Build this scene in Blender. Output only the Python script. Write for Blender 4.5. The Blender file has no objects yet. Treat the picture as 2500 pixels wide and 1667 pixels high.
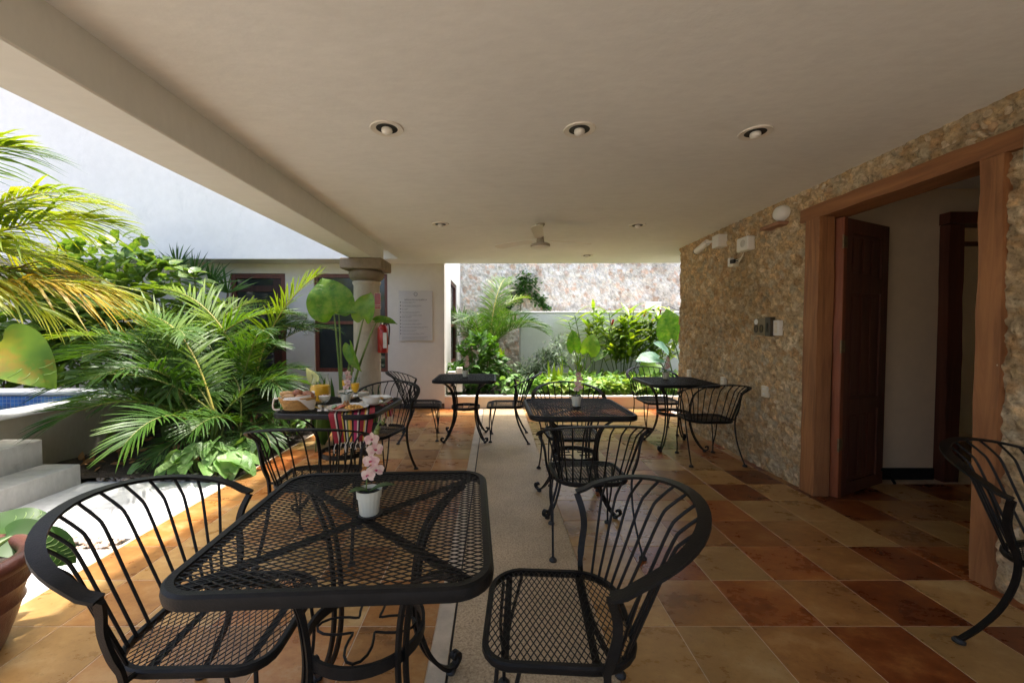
import bpy, math, random
import numpy as np
from mathutils import Vector, Matrix, noise

# ------------------------------------------------------------------ camera, sky, sun, exposure
scene = bpy.context.scene
R = math.radians
CAM_H = 1.316
cam_data = bpy.data.cameras.new('camera')
cam_data.sensor_width = 36.0
cam_data.lens = 14.4
cam_data.shift_x = 0.0168
cam_data.clip_start = 0.05
cam_data.clip_end = 600.0
cam = bpy.data.objects.new('camera', cam_data)
cam.location = (0, 0, CAM_H)
cam.rotation_euler = (R(90 - 1.75), 0, 0)
scene.collection.objects.link(cam)
scene.camera = cam

SUN_DIR = Vector((0.10, 0.22, 1.0)).normalized()      # towards the sun
world = bpy.data.worlds.new('World')
scene.world = world
world.use_nodes = True
wn = world.node_tree
for n_ in list(wn.nodes):
    wn.nodes.remove(n_)
sky = wn.nodes.new('ShaderNodeTexSky')
sky.sky_type = 'NISHITA'
sky.sun_disc = False
sky.sun_elevation = math.asin(SUN_DIR.z)
sky.sun_rotation = math.atan2(SUN_DIR.x, SUN_DIR.y)
sky.air_density = 0.8
sky.dust_density = 6.0
sky.ozone_density = 1.0
bg = wn.nodes.new('ShaderNodeBackground')
bg.inputs['Strength'].default_value = 0.15
wo = wn.nodes.new('ShaderNodeOutputWorld')
wn.links.new(sky.outputs[0], bg.inputs[0])
wn.links.new(bg.outputs[0], wo.inputs[0])

sun_data = bpy.data.lights.new('sun', 'SUN')
sun_data.energy = 2.0
sun_data.angle = R(1.5)
sun_data.color = (1.0, 0.95, 0.86)
sun = bpy.data.objects.new('sun', sun_data)
sun.rotation_euler = SUN_DIR.to_track_quat('Z', 'Y').to_euler()
sun.location = (-2, 4, 9)
scene.collection.objects.link(sun)

vs = scene.view_settings
vs.view_transform = 'Standard'
vs.look = 'None'
vs.gamma = 1.0
vs.use_curve_mapping = False
vs.exposure = 2.0

scene.render.engine = 'CYCLES'
cy = scene.cycles
cy.use_denoising = True
cy.max_bounces = 9
cy.diffuse_bounces = 6
cy.glossy_bounces = 3
cy.transmission_bounces = 5
cy.transparent_max_bounces = 12
cy.caustics_reflective = False
cy.caustics_refractive = False
cy.sample_clamp_indirect = 6.0

# ------------------------------------------------------------------ helpers
COL = scene.collection
rng = random.Random(7)

def V(*a):
    return Vector(a)

def link(o, parent=None):
    COL.objects.link(o)
    if parent is not None:
        o.parent = parent
    return o

def tag(o, label=None, cat=None, group=None, kind=None):
    if label: o['label'] = label
    if cat: o['category'] = cat
    if group: o['group'] = group
    if kind: o['kind'] = kind
    return o

def empty(name, loc=(0, 0, 0), rz=0.0, label=None, cat=None, group=None):
    o = bpy.data.objects.new(name, None)
    o.empty_display_size = 0.1
    o.location = loc
    o.rotation_euler = (0, 0, rz)
    link(o)
    return tag(o, label, cat, group)

def copy_tree(o, parent=None):
    c = o.copy()
    link(c, parent)
    for ch in list(o.children):
        copy_tree(ch, c)
    return c

def frames(pts, closed=False):
    """Tangents and parallel transported normals along a path."""
    n = len(pts)
    T = []
    for i in range(n):
        if closed:
            t = pts[(i + 1) % n] - pts[i - 1]
        else:
            t = pts[min(i + 1, n - 1)] - pts[max(i - 1, 0)]
        T.append(t.normalized() if t.length > 1e-9 else V(0, 0, 1))
    a = V(0, 0, 1) if abs(T[0].z) < 0.9 else V(1, 0, 0)
    N = [(a - T[0] * a.dot(T[0])).normalized()]
    for i in range(1, n):
        v = N[-1] - T[i] * N[-1].dot(T[i])
        N.append(v.normalized() if v.length > 1e-9 else N[-1])
    return T, N

class MB:
    def __init__(s):
        s.v = []; s.f = []; s.m = []; s.uv = None; s.c = None
    def add(s, vs_, fs, mi=0):
        o = len(s.v)
        s.v.extend([tuple(p) for p in vs_])
        for f in fs:
            s.f.append(tuple(i + o for i in f)); s.m.append(mi)
    def box(s, x0, x1, y0, y1, z0, z1, mi=0):
        vv = [(x, y, z) for x in (x0, x1) for y in (y0, y1) for z in (z0, z1)]
        s.add(vv, [(0, 1, 3, 2), (4, 6, 7, 5), (0, 4, 5, 1), (2, 3, 7, 6), (0, 2, 6, 4), (1, 5, 7, 3)], mi)
    def cbox(s, x0, x1, y0, y1, z0, z1, b=0.004, mi=0):
        """box with chamfered edges (hull of 24 points)"""
        bm_v = []
        import bmesh as _b
        bm = _b.new()
        for x in (x0, x1):
            for y in (y0, y1):
                for z in (z0, z1):
                    dx = b if x == x0 else -b
                    dy = b if y == y0 else -b
                    dz = b if z == z0 else -b
                    bm.verts.new((x + dx, y + dy, z)); bm.verts.new((x + dx, y, z + dz)); bm.verts.new((x, y + dy, z + dz))
        _b.ops.convex_hull(bm, input=bm.verts)
        bm.verts.index_update()
        s.add([v.co.copy() for v in bm.verts], [tuple(v.index for v in f.verts) for f in bm.faces], mi)
        bm.free()
    def tube(s, pts, r, n=8, closed=False, cap=True, mi=0, flat=1.0):
        pts = [Vector(p) for p in pts]
        T, N = frames(pts, closed)
        rr = r if isinstance(r, (list, tuple)) else [r] * len(pts)
        vv = []
        for p, t, nn, q in zip(pts, T, N, rr):
            b = t.cross(nn)
            for k in range(n):
                a = 2 * math.pi * k / n
                vv.append(p + nn * (math.cos(a) * q) + b * (math.sin(a) * q * flat))
        m = len(pts)
        fs = []
        for i in range(m if closed else m - 1):
            for k in range(n):
                a = i * n + k; b2 = i * n + (k + 1) % n
                c = ((i + 1) % m) * n + (k + 1) % n; d = ((i + 1) % m) * n + k
                fs.append((a, b2, c, d))
        if cap and not closed:
            fs.append(tuple(reversed(range(n))))
            fs.append(tuple((m - 1) * n + k for k in range(n)))
        s.add(vv, fs, mi)
    def bar(s, pts, w, t, side, closed=False, mi=0):
        """rectangular section: w along the given side vectors, t along tangent x side"""
        pts = [Vector(p) for p in pts]
        T, _ = frames(pts, closed)
        vv = []
        for i, p in enumerate(pts):
            sd = Vector(side[i] if isinstance(side, list) else side)
            sd = (sd - T[i] * sd.dot(T[i])).normalized()
            up = T[i].cross(sd)
            ww = w[i] if isinstance(w, list) else w
            for a, b in ((-1, -1), (1, -1), (1, 1), (-1, 1)):
                vv.append(p + sd * (a * ww / 2) + up * (b * t / 2))
        m = len(pts); fs = []
        for i in range(m if closed else m - 1):
            for k in range(4):
                fs.append((i * 4 + k, i * 4 + (k + 1) % 4, ((i + 1) % m) * 4 + (k + 1) % 4, ((i + 1) % m) * 4 + k))
        if not closed:
            fs.append((3, 2, 1, 0)); fs.append(tuple((m - 1) * 4 + k for k in range(4)))
        s.add(vv, fs, mi)
    def lathe(s, prof, n=24, c=(0, 0, 0), mi=0, ribs=0, ribd=0.0, capb=False, capt=False):
        vv = []
        for r, z in prof:
            for k in range(n):
                a = 2 * math.pi * k / n
                q = r + (ribd * r * math.cos(ribs * a) if ribs else 0)
                vv.append((c[0] + q * math.cos(a), c[1] + q * math.sin(a), c[2] + z))
        fs = []
        for i in range(len(prof) - 1):
            for k in range(n):
                fs.append((i * n + k, i * n + (k + 1) % n, (i + 1) * n + (k + 1) % n, (i + 1) * n + k))
        if capb: fs.append(tuple(reversed(range(n))))
        if capt: fs.append(tuple((len(prof) - 1) * n + k for k in range(n)))
        s.add(vv, fs, mi)
    def leaf(s, base, d, nrm, L, W, st, bend=0.4, fold=0.25, wave=0.0, ph=0.0, mi=0):
        """leaf blade: st = [(mid s, edge s, half width)]; bends away from nrm along its length"""
        d = Vector(d).normalized(); nrm = Vector(nrm)
        nrm = (nrm - d * nrm.dot(d))
        nrm = nrm.normalized() if nrm.length > 1e-6 else d.orthogonal().normalized()
        side = d.cross(nrm)
        def P(q):
            a = bend * max(q, 0)
            if abs(bend) < 1e-4:
                return Vector(base) + d * (q * L), nrm
            if q < 0:
                return Vector(base) + d * (q * L), nrm
            x = math.sin(a) / bend; y = -(1 - math.cos(a)) / bend
            return Vector(base) + d * (x * L) + nrm * (y * L), (nrm * math.cos(a) + d * math.sin(a))
        vv = []
        for i, (sm, se, hw) in enumerate(st):
            p, nn = P(sm); e, ne = P(se)
            wv = wave * W * math.sin(ph + i * 2.1)
            wv2 = wave * W * math.sin(ph + 1.3 + i * 2.4)
            c, q = math.cos(fold), math.sin(fold)
            vv.append(e - side * (hw * W * c) + ne * (hw * W * q + wv))
            vv.append(p)
            vv.append(e + side * (hw * W * c) + ne * (hw * W * q + wv2))
        fs = []
        for i in range(len(st) - 1):
            a = 3 * i; b = 3 * (i + 1)
            fs.append((a, a + 1, b + 1, b)); fs.append((a + 1, a + 2, b + 2, b + 1))
        s.add(vv, fs, mi)
    def mesh(s, name, mats, smooth=True, sharp=40):
        me = bpy.data.meshes.new(name)
        me.from_pydata(s.v, [], s.f)
        if not isinstance(mats, (list, tuple)): mats = [mats]
        for m in mats: me.materials.append(m)
        if len(mats) > 1:
            me.polygons.foreach_set('material_index', s.m)
        if smooth:
            me.polygons.foreach_set('use_smooth', [True] * len(me.polygons))
            if sharp is not None:
                me.set_sharp_from_angle(angle=R(sharp))
        me.update()
        return me
    def obj(s, name, mats, parent=None, loc=(0, 0, 0), rot=(0, 0, 0), smooth=True, sharp=40):
        o = bpy.data.objects.new(name, s.mesh(name, mats, smooth, sharp))
        o.location = loc; o.rotation_euler = rot
        return link(o, parent)

def inst(name, me, parent=None, loc=(0, 0, 0), rot=(0, 0, 0), scale=(1, 1, 1)):
    o = bpy.data.objects.new(name, me)
    o.location = loc; o.rotation_euler = rot; o.scale = scale
    return link(o, parent)

def smoothpath(pts, n=6, closed=False):
    """Catmull-Rom through the points"""
    P = [Vector(p) for p in pts]
    out = []
    m = len(P)
    rngi = range(m if closed else m - 1)
    for i in rngi:
        if closed:
            a, b, c, d = P[i - 1], P[i], P[(i + 1) % m], P[(i + 2) % m]
        else:
            a = P[i - 1] if i > 0 else P[0] * 2 - P[1]
            b = P[i]; c = P[i + 1]
            d = P[i + 2] if i + 2 < m else P[-1] * 2 - P[-2]
        for k in range(n):
            t = k / n
            out.append(0.5 * ((2 * b) + (c - a) * t + (2 * a - 5 * b + 4 * c - d) * t * t + (3 * b - a - 3 * c + d) * t ** 3))
    if not closed: out.append(P[-1])
    return out

def rounded_rect(hx0, hx1, hy0, hy1, r, n=6, r_back=None):
    """outline in the xy plane, counter-clockwise; r_back: radius of the y0 corners"""
    rb = r if r_back is None else r_back
    out = []
    for cx, cy_, rr, a0 in ((hx1, hy1, r, 0), (hx0, hy1, r, 90), (hx0, hy0, rb, 180), (hx1, hy0, rb, 270)):
        sx = 1 if cx == hx1 else -1; sy = 1 if cy_ == hy1 else -1
        for k in range(n + 1):
            a = R(a0 + 90 * k / n)
            out.append((cx - sx * rr + rr * math.cos(a), cy_ - sy * rr + rr * math.sin(a)))
    return out

def inside(poly, x, y):
    c = False; j = len(poly) - 1
    for i in range(len(poly)):
        xi, yi = poly[i]; xj, yj = poly[j]
        if (yi > y) != (yj > y) and x < (xj - xi) * (y - yi) / (yj - yi) + xi: c = not c
        j = i
    return c

def text_mesh(txt, size, mat, extrude=0.0006, align='CENTER'):
    cu = bpy.data.curves.new('lettering', 'FONT')
    cu.body = txt; cu.size = size; cu.extrude = extrude
    cu.align_x = align; cu.align_y = 'CENTER'
    cu.resolution_u = 2
    tmp = bpy.data.objects.new('lettering', cu)
    COL.objects.link(tmp)
    me = bpy.data.meshes.new_from_object(tmp)
    bpy.data.objects.remove(tmp)
    bpy.data.curves.remove(cu)
    me.materials.clear(); me.materials.append(mat)
    return me

# ------------------------------------------------------------------ materials
def new_mat(name):
    m = bpy.data.materials.new(name); m.use_nodes = True
    nt = m.node_tree
    return m, nt, nt.nodes['Principled BSDF'], nt.nodes['Material Output']

def ramp(nt, fac, stops, interp='LINEAR'):
    r = nt.nodes.new('ShaderNodeValToRGB')
    r.color_ramp.interpolation = interp
    el = r.color_ramp.elements
    while len(el) > 1: el.remove(el[0])
    el[0].position = stops[0][0]; el[0].color = (*stops[0][1], 1)
    for p, c in stops[1:]:
        e = el.new(p); e.color = (*c, 1)
    if fac is not None: nt.links.new(fac, r.inputs[0])
    return r

def tex_noise(nt, scale, detail=4, rough=0.55, coord='Object', dist=0.0, vec=None):
    t = nt.nodes.new('ShaderNodeTexNoise')
    t.inputs['Scale'].default_value = scale
    t.inputs['Detail'].default_value = detail
    t.inputs['Roughness'].default_value = rough
    t.inputs['Distortion'].default_value = dist
    if vec is None:
        tc = nt.nodes.new('ShaderNodeTexCoord')
        vec = tc.outputs[coord]
    nt.links.new(vec, t.inputs['Vector'])
    return t

def world_vec(nt, scale=(1, 1, 1), loc=(0, 0, 0)):
    g = nt.nodes.new('ShaderNodeNewGeometry')
    mp = nt.nodes.new('ShaderNodeMapping')
    mp.inputs['Scale'].default_value = scale
    mp.inputs['Location'].default_value = loc
    nt.links.new(g.outputs['Position'], mp.inputs['Vector'])
    return mp.outputs[0]

def add_bump(nt, bsdf, height, strength=0.3, dist=0.01):
    b = nt.nodes.new('ShaderNodeBump')
    b.inputs['Strength'].default_value = strength
    b.inputs['Distance'].default_value = dist
    nt.links.new(height, b.inputs['Height'])
    nt.links.new(b.outputs[0], bsdf.inputs['Normal'])
    return b

def mat_plain(name, col, rough=0.5, metal=0.0, var=0.12, scale=8.0, bump=0.0, spec=0.5, coat=0.0):
    m, nt, b, o = new_mat(name)
    t = tex_noise(nt, scale, 5, 0.6, vec=world_vec(nt))
    lo = tuple(max(0, c * (1 - var)) for c in col); hi = tuple(min(1, c * (1 + var)) for c in col)
    r = ramp(nt, t.outputs['Fac'], [(0.3, lo), (0.7, hi)])
    nt.links.new(r.outputs[0], b.inputs['Base Color'])
    b.inputs['Roughness'].default_value = rough
    b.inputs['Metallic'].default_value = metal
    b.inputs['Specular IOR Level'].default_value = spec
    b.inputs['Coat Weight'].default_value = coat
    if bump > 0:
        t2 = tex_noise(nt, scale * 6, 6, 0.65, vec=world_vec(nt))
        add_bump(nt, b, t2.outputs['Fac'], 1.0, bump)
    return m

def mat_plaster(name, col, var=0.06, stain=None, bump=0.0015, rough=0.85, stain_scale=(1, 1, 1), stain_amt=0.5):
    m, nt, b, o = new_mat(name)
    big = tex_noise(nt, 1.3, 5, 0.6, vec=world_vec(nt))
    fine = tex_noise(nt, 9.0, 6, 0.65, vec=world_vec(nt, (1, 2.5, 1)))
    mx = nt.nodes.new('ShaderNodeMath'); mx.operation = 'ADD'
    nt.links.new(big.outputs['Fac'], mx.inputs[0]); nt.links.new(fine.outputs['Fac'], mx.inputs[1])
    hf = nt.nodes.new('ShaderNodeMath'); hf.operation = 'MULTIPLY'; hf.inputs[1].default_value = 0.5
    nt.links.new(mx.outputs[0], hf.inputs[0])
    lo = tuple(c * (1 - var) for c in col); hi = tuple(min(1, c * (1 + var)) for c in col)
    r = ramp(nt, hf.outputs[0], [(0.38, lo), (0.62, hi)])
    out = r.outputs[0]
    if stain:
        sn = tex_noise(nt, 2.2, 7, 0.7, vec=world_vec(nt, stain_scale, (3, 1, 5)), dist=0.4)
        sr = ramp(nt, sn.outputs['Fac'], [(0.56, (0, 0, 0)), (0.78, (stain_amt,) * 3)])
        mix = nt.nodes.new('ShaderNodeMix'); mix.data_type = 'RGBA'
        nt.links.new(sr.outputs[0], mix.inputs['Factor'])
        nt.links.new(out, mix.inputs['A']); mix.inputs['B'].default_value = (*stain, 1)
        out = mix.outputs['Result']
    nt.links.new(out, b.inputs['Base Color'])
    b.inputs['Roughness'].default_value = rough
    b.inputs['Specular IOR Level'].default_value = 0.25
    t2 = tex_noise(nt, 14, 6, 0.6, vec=world_vec(nt))
    add_bump(nt, b, t2.outputs['Fac'], 1.0, bump)
    return m

def mat_leaf(name, cols, rough=0.42, transl=0.35, tcol=None, scale=3.0, spec=0.4, spread=0.25, vein=None):
    """cols: dark .. light; hue varies by object and by place"""
    m, nt, b, o = new_mat(name)
    inf = nt.nodes.new('ShaderNodeObjectInfo')
    t = tex_noise(nt, scale, 3, 0.6, vec=world_vec(nt))
    ad = nt.nodes.new('ShaderNodeMath'); ad.operation = 'MULTIPLY_ADD'
    nt.links.new(inf.outputs['Random'], ad.inputs[0]); ad.inputs[1].default_value = spread
    nt.links.new(t.outputs['Fac'], ad.inputs[2])
    sb = nt.nodes.new('ShaderNodeMath'); sb.operation = 'SUBTRACT'; sb.inputs[1].default_value = spread * 0.5
    nt.links.new(ad.outputs[0], sb.inputs[0])
    n = len(cols)
    r = ramp(nt, sb.outputs[0], [(0.3 + 0.4 * i / max(1, n - 1), c) for i, c in enumerate(cols)])
    out = r.outputs[0]
    if vein:
        vn = tex_noise(nt, vein[1], 4, 0.7, vec=world_vec(nt))
        vr = ramp(nt, vn.outputs['Fac'], [(0.5, (0, 0, 0)), (0.62, (vein[2],) * 3)])
        mix = nt.nodes.new('ShaderNodeMix'); mix.data_type = 'RGBA'
        nt.links.new(vr.outputs[0], mix.inputs['Factor'])
        nt.links.new(out, mix.inputs['A']); mix.inputs['B'].default_value = (*vein[0], 1)
        out = mix.outputs['Result']
    nt.links.new(out, b.inputs['Base Color'])
    b.inputs['Roughness'].default_value = rough
    b.inputs['Specular IOR Level'].default_value = spec
    tr = nt.nodes.new('ShaderNodeBsdfTranslucent')
    if tcol is None: tcol = (1.6, 1.55, 0.5)
    mul = nt.nodes.new('ShaderNodeMix'); mul.data_type = 'RGBA'; mul.blend_type = 'MULTIPLY'
    mul.inputs['Factor'].default_value = 1.0
    nt.links.new(out, mul.inputs['A']); mul.inputs['B'].default_value = (*tcol, 1)
    nt.links.new(mul.outputs['Result'], tr.inputs['Color'])
    ms = nt.nodes.new('ShaderNodeMixShader'); ms.inputs[0].default_value = transl
    nt.links.new(b.outputs[0], ms.inputs[1]); nt.links.new(tr.outputs[0], ms.inputs[2])
    nt.links.new(ms.outputs[0], o.inputs['Surface'])
    return m

def mat_wood(name, dark, light, axis='z', rough=0.5, scale=1.0, spec=0.4):
    m, nt, b, o = new_mat(name)
    sc = {'x': (1.2, 16, 16), 'y': (16, 1.2, 16), 'z': (16, 16, 1.2)}[axis]
    sc = tuple(q * scale for q in sc)
    t = tex_noise(nt, 1.0, 7, 0.65, vec=world_vec(nt, sc), dist=1.2)
    big = tex_noise(nt, 1.6, 3, 0.5, vec=world_vec(nt))
    ad = nt.nodes.new('ShaderNodeMath'); ad.operation = 'MULTIPLY_ADD'; ad.inputs[1].default_value = 0.4
    nt.links.new(big.outputs['Fac'], ad.inputs[0]); nt.links.new(t.outputs['Fac'], ad.inputs[2])
    r = ramp(nt, ad.outputs[0], [(0.42, dark), (0.7, tuple((a + c) / 2 for a, c in zip(dark, light))), (0.95, light)])
    nt.links.new(r.outputs[0], b.inputs['Base Color'])
    b.inputs['Roughness'].default_value = rough
    b.inputs['Specular IOR Level'].default_value = spec
    add_bump(nt, b, t.outputs['Fac'], 0.6, 0.004)
    return m

def mat_glass(name, col=(1, 1, 1), rough=0.0, ior=1.45):
    # thin walled: reflects by Fresnel, else lets the light straight through
    m, nt, b, o = new_mat(name)
    nt.nodes.remove(b)
    tr = nt.nodes.new('ShaderNodeBsdfTransparent'); tr.inputs[0].default_value = (0.90, 0.93, 0.91, 1)
    gl = nt.nodes.new('ShaderNodeBsdfGlossy'); gl.inputs['Roughness'].default_value = 0.03
    lw = nt.nodes.new('ShaderNodeLayerWeight'); lw.inputs[0].default_value = 0.5
    fr = nt.nodes.new('ShaderNodeMath'); fr.operation = 'POWER'; fr.inputs[1].default_value = 2.4; nt.links.new(lw.outputs['Facing'], fr.inputs[0])
    ms = nt.nodes.new('ShaderNodeMixShader')
    nt.links.new(fr.outputs[0], ms.inputs[0]); nt.links.new(tr.outputs[0], ms.inputs[1]); nt.links.new(gl.outputs[0], ms.inputs[2])
    nt.links.new(ms.outputs[0], o.inputs['Surface'])
    return m

M = {}
M['ceiling'] = mat_plaster('ceiling_paint', (0.79, 0.79, 0.755), 0.045, stain=(0.60, 0.58, 0.53), stain_scale=(0.6, 1.6, 1), stain_amt=0.3, bump=0.0022)
M['beam'] = mat_plaster('beam_paint', (0.68, 0.67, 0.615), 0.04, bump=0.001)
M['wall_cream'] = mat_plaster('cream_paint', (0.73, 0.69, 0.62), 0.04, bump=0.001)
M['wall_white'] = mat_plaster('white_paint', (0.80, 0.785, 0.745), 0.04, stain=(0.56, 0.56, 0.54), stain_scale=(0.8, 1, 0.5), stain_amt=0.5, bump=0.0015)
M['white_dirty'] = mat_plaster('weathered_white_paint', (0.72, 0.73, 0.71), 0.06, stain=(0.48, 0.49, 0.44), stain_scale=(1, 1, 0.4), stain_amt=0.45, bump=0.002)
M['planter'] = mat_plaster('peach_paint', (0.72, 0.60, 0.48), 0.05, bump=0.001)
M['planter_cap'] = mat_plaster('cap_paint', (0.75, 0.72, 0.66), 0.05, bump=0.001)
M['hall'] = mat_plaster('hall_paint', (0.82, 0.68, 0.49), 0.05, bump=0.001)
M['concrete'] = mat_plaster('grey_concrete', (0.50, 0.49, 0.46), 0.12, stain=(0.16, 0.15, 0.13), stain_scale=(1.2, 1.2, 1.2), stain_amt=0.75, bump=0.004)
M['slab'] = mat_plaster('pale_slab', (0.62, 0.63, 0.63), 0.10, stain=(0.34, 0.34, 0.33), stain_scale=(2.6, 0.9, 1), stain_amt=0.6, bump=0.005)
M['pool_wall'] = mat_plaster('taupe_stucco', (0.36, 0.32, 0.25), 0.07, stain=(0.27, 0.24, 0.19), stain_amt=0.4, bump=0.002)
M['coping'] = mat_plaster('coping_cement', (0.70, 0.72, 0.74), 0.05, bump=0.002)
M['grout'] = mat_plain('grout', (0.62, 0.50, 0.37), 0.9, var=0.15, scale=12, bump=0.001)
M['soil'] = mat_plain('dark_soil', (0.055, 0.04, 0.03), 0.95, var=0.5, scale=14, bump=0.02)
M['metal'] = mat_plain('black_wrought_iron', (0.007, 0.0066, 0.0062), 0.45, var=0.4, scale=30, bump=0.0008, spec=0.22)
M['metal_mesh'] = mat_plain('black_expanded_metal', (0.007, 0.0066, 0.0062), 0.45, var=0.2, scale=20, spec=0.25)
M['black'] = mat_plain('black_rubber', (0.012, 0.012, 0.012), 0.6)
M['white_plastic'] = mat_plain('white_plastic', (0.74, 0.73, 0.68), 0.4, var=0.04)
M['ivory'] = mat_plain('ivory_plastic', (0.72, 0.66, 0.52), 0.4, var=0.05)
M['chrome'] = mat_plain('bright_steel', (0.62, 0.62, 0.62), 0.2, metal=1.0, var=0.05)
M['porcelain'] = mat_plain('cream_porcelain', (0.72, 0.68, 0.58), 0.25, var=0.03, coat=0.3)
M['red'] = mat_plain('red_enamel', (0.42, 0.02, 0.02), 0.3, var=0.08, coat=0.4)
M['glass'] = mat_glass('clear_glass')

# ------------------------------------------------------------------ the setting
HC = 2.385          # ceiling height
WX = 2.548          # stone wall face
YB = 6.75           # back wall face
TILE = 0.3333
GX0, GY0 = 0.468, 1.778          # a corner of the tile grid, right of the stone strip

g = MB(); g.box(-220, 220, -220, 220, -0.30, -0.08)
tag(g.obj('ground', mat_plain('bare_earth', (0.20, 0.17, 0.13), 0.95, var=0.3, scale=2, bump=0.01), smooth=False), kind='structure')

# --- terrace floor: grout bed, tiles as pieces
g = MB()
g.box(-2.285, -0.262, -2.2, 6.748, -0.075, -0.0025)
g.box(0.468, 2.56, -2.2, 6.748, -0.075, -0.0025)
g.box(2.56, 6.0, 0.0, 6.2, -0.075, -0.0026)
g.box(2.56, 5.2, 5.7, 6.748, -0.075, -0.0024)
floor = tag(g.obj('terrace_floor', M['grout'], smooth=False), kind='structure')

def mat_tile(name, stops, seed):
    m, nt, b, o = new_mat(name)
    inf = nt.nodes.new('ShaderNodeObjectInfo')
    g_ = nt.nodes.new('ShaderNodeNewGeometry')
    off = nt.nodes.new('ShaderNodeVectorMath'); off.operation = 'SCALE'
    off.inputs[0].default_value = (37.0, 53.0, 11.0)
    nt.links.new(inf.outputs['Random'], off.inputs['Scale'])
    sm = nt.nodes.new('ShaderNodeVectorMath'); sm.operation = 'ADD'
    nt.links.new(g_.outputs['Position'], sm.inputs[0]); nt.links.new(off.outputs[0], sm.inputs[1])
    mp = nt.nodes.new('ShaderNodeMapping'); mp.inputs['Scale'].default_value = (1, 1.5, 1)
    mp.inputs['Rotation'].default_value = (0, 0, R(35))
    nt.links.new(sm.outputs[0], mp.inputs['Vector'])
    t1 = tex_noise(nt, 3.6, 4, 0.55, vec=mp.outputs[0], dist=0.15)
    t2 = tex_noise(nt, 17.0, 6, 0.65, vec=mp.outputs[0], dist=0.1)
    t = nt.nodes.new('ShaderNodeMix'); t.data_type = 'FLOAT'; t.inputs['Factor'].default_value = 0.36
    nt.links.new(t1.outputs['Fac'], t.inputs['A']); nt.links.new(t2.outputs['Fac'], t.inputs['B'])
    r = ramp(nt, t.outputs['Result'], stops)
    # speckle
    sp = tex_noise(nt, 60, 3, 0.7, vec=sm.outputs[0])
    spr = ramp(nt, sp.outputs['Fac'], [(0.30, (0.62, 0.62, 0.62)), (0.42, (1, 1, 1))])
    mx = nt.nodes.new('ShaderNodeMix'); mx.data_type = 'RGBA'; mx.blend_type = 'MULTIPLY'; mx.inputs['Factor'].default_value = 0.6
    nt.links.new(r.outputs[0], mx.inputs['A']); nt.links.new(spr.outputs[0], mx.inputs['B'])
    hs = nt.nodes.new('ShaderNodeHueSaturation')
    vr = nt.nodes.new('ShaderNodeMapRange'); vr.inputs['To Min'].default_value = 0.86; vr.inputs['To Max'].default_value = 1.16
    nt.links.new(inf.outputs['Random'], vr.inputs['Value'])
    nt.links.new(vr.outputs[0], hs.inputs['Value']); nt.links.new(mx.outputs['Result'], hs.inputs['Color'])
    nt.links.new(hs.outputs[0], b.inputs['Base Color'])
    rr = nt.nodes.new('ShaderNodeMapRange'); rr.inputs['To Min'].default_value = 0.18; rr.inputs['To Max'].default_value = 0.40
    nt.links.new(t.outputs['Result'], rr.inputs['Value']); nt.links.new(rr.outputs[0], b.inputs['Roughness'])
    b.inputs['Specular IOR Level'].default_value = 0.45
    bm = tex_noise(nt, 5, 4, 0.55, vec=sm.outputs[0])
    add_bump(nt, b, bm.outputs['Fac'], 0.5, 0.0016)
    return m

TM = {
 'T': mat_tile('tan_tile', [(0.30, (0.191, 0.099, 0.036)), (0.42, (0.320, 0.178, 0.060)), (0.54, (0.389, 0.228, 0.081)), (0.66, (0.465, 0.308, 0.133))], 1),
 'B': mat_tile('brown_tan_tile', [(0.30, (0.122, 0.059, 0.024)), (0.42, (0.226, 0.102, 0.033)), (0.54, (0.313, 0.148, 0.044)), (0.66, (0.390, 0.223, 0.085))], 2),
 'R': mat_tile('rust_tile', [(0.30, (0.105, 0.028, 0.009)), (0.42, (0.238, 0.067, 0.016)), (0.54, (0.315, 0.108, 0.025)), (0.64, (0.392, 0.188, 0.060))], 3),
 'D': mat_tile('dark_rust_tile', [(0.31, (0.058, 0.014, 0.007)), (0.44, (0.127, 0.031, 0.008)), (0.55, (0.185, 0.051, 0.013)), (0.65, (0.288, 0.113, 0.030))], 4),
 'O': mat_tile('orange_tile', [(0.30, (0.192, 0.068, 0.018)), (0.42, (0.324, 0.125, 0.031)), (0.54, (0.401, 0.180, 0.050)), (0.64, (0.449, 0.273, 0.122))], 5),
}
def tile_mesh():
    s = TILE / 2 - 0.0021; b = 0.0018; mb = MB()
    vv = []
    for (q, z) in ((s, -0.006), (s, -0.0012), (s - b, 0.0)):
        vv += [(-q, -q, z), (q, -q, z), (q, q, z), (-q, q, z)]
    fs = []
    for i in range(2):
        for k in range(4):
            fs.append((i * 4 + k, i * 4 + (k + 1) % 4, (i + 1) * 4 + (k + 1) % 4, (i + 1) * 4 + k))
    fs.append((8, 9, 10, 11))
    mb.add(vv, fs)
    return mb.mesh('tile', TM['T'], smooth=False)
TME = tile_mesh()
trng = random.Random(21)
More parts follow.
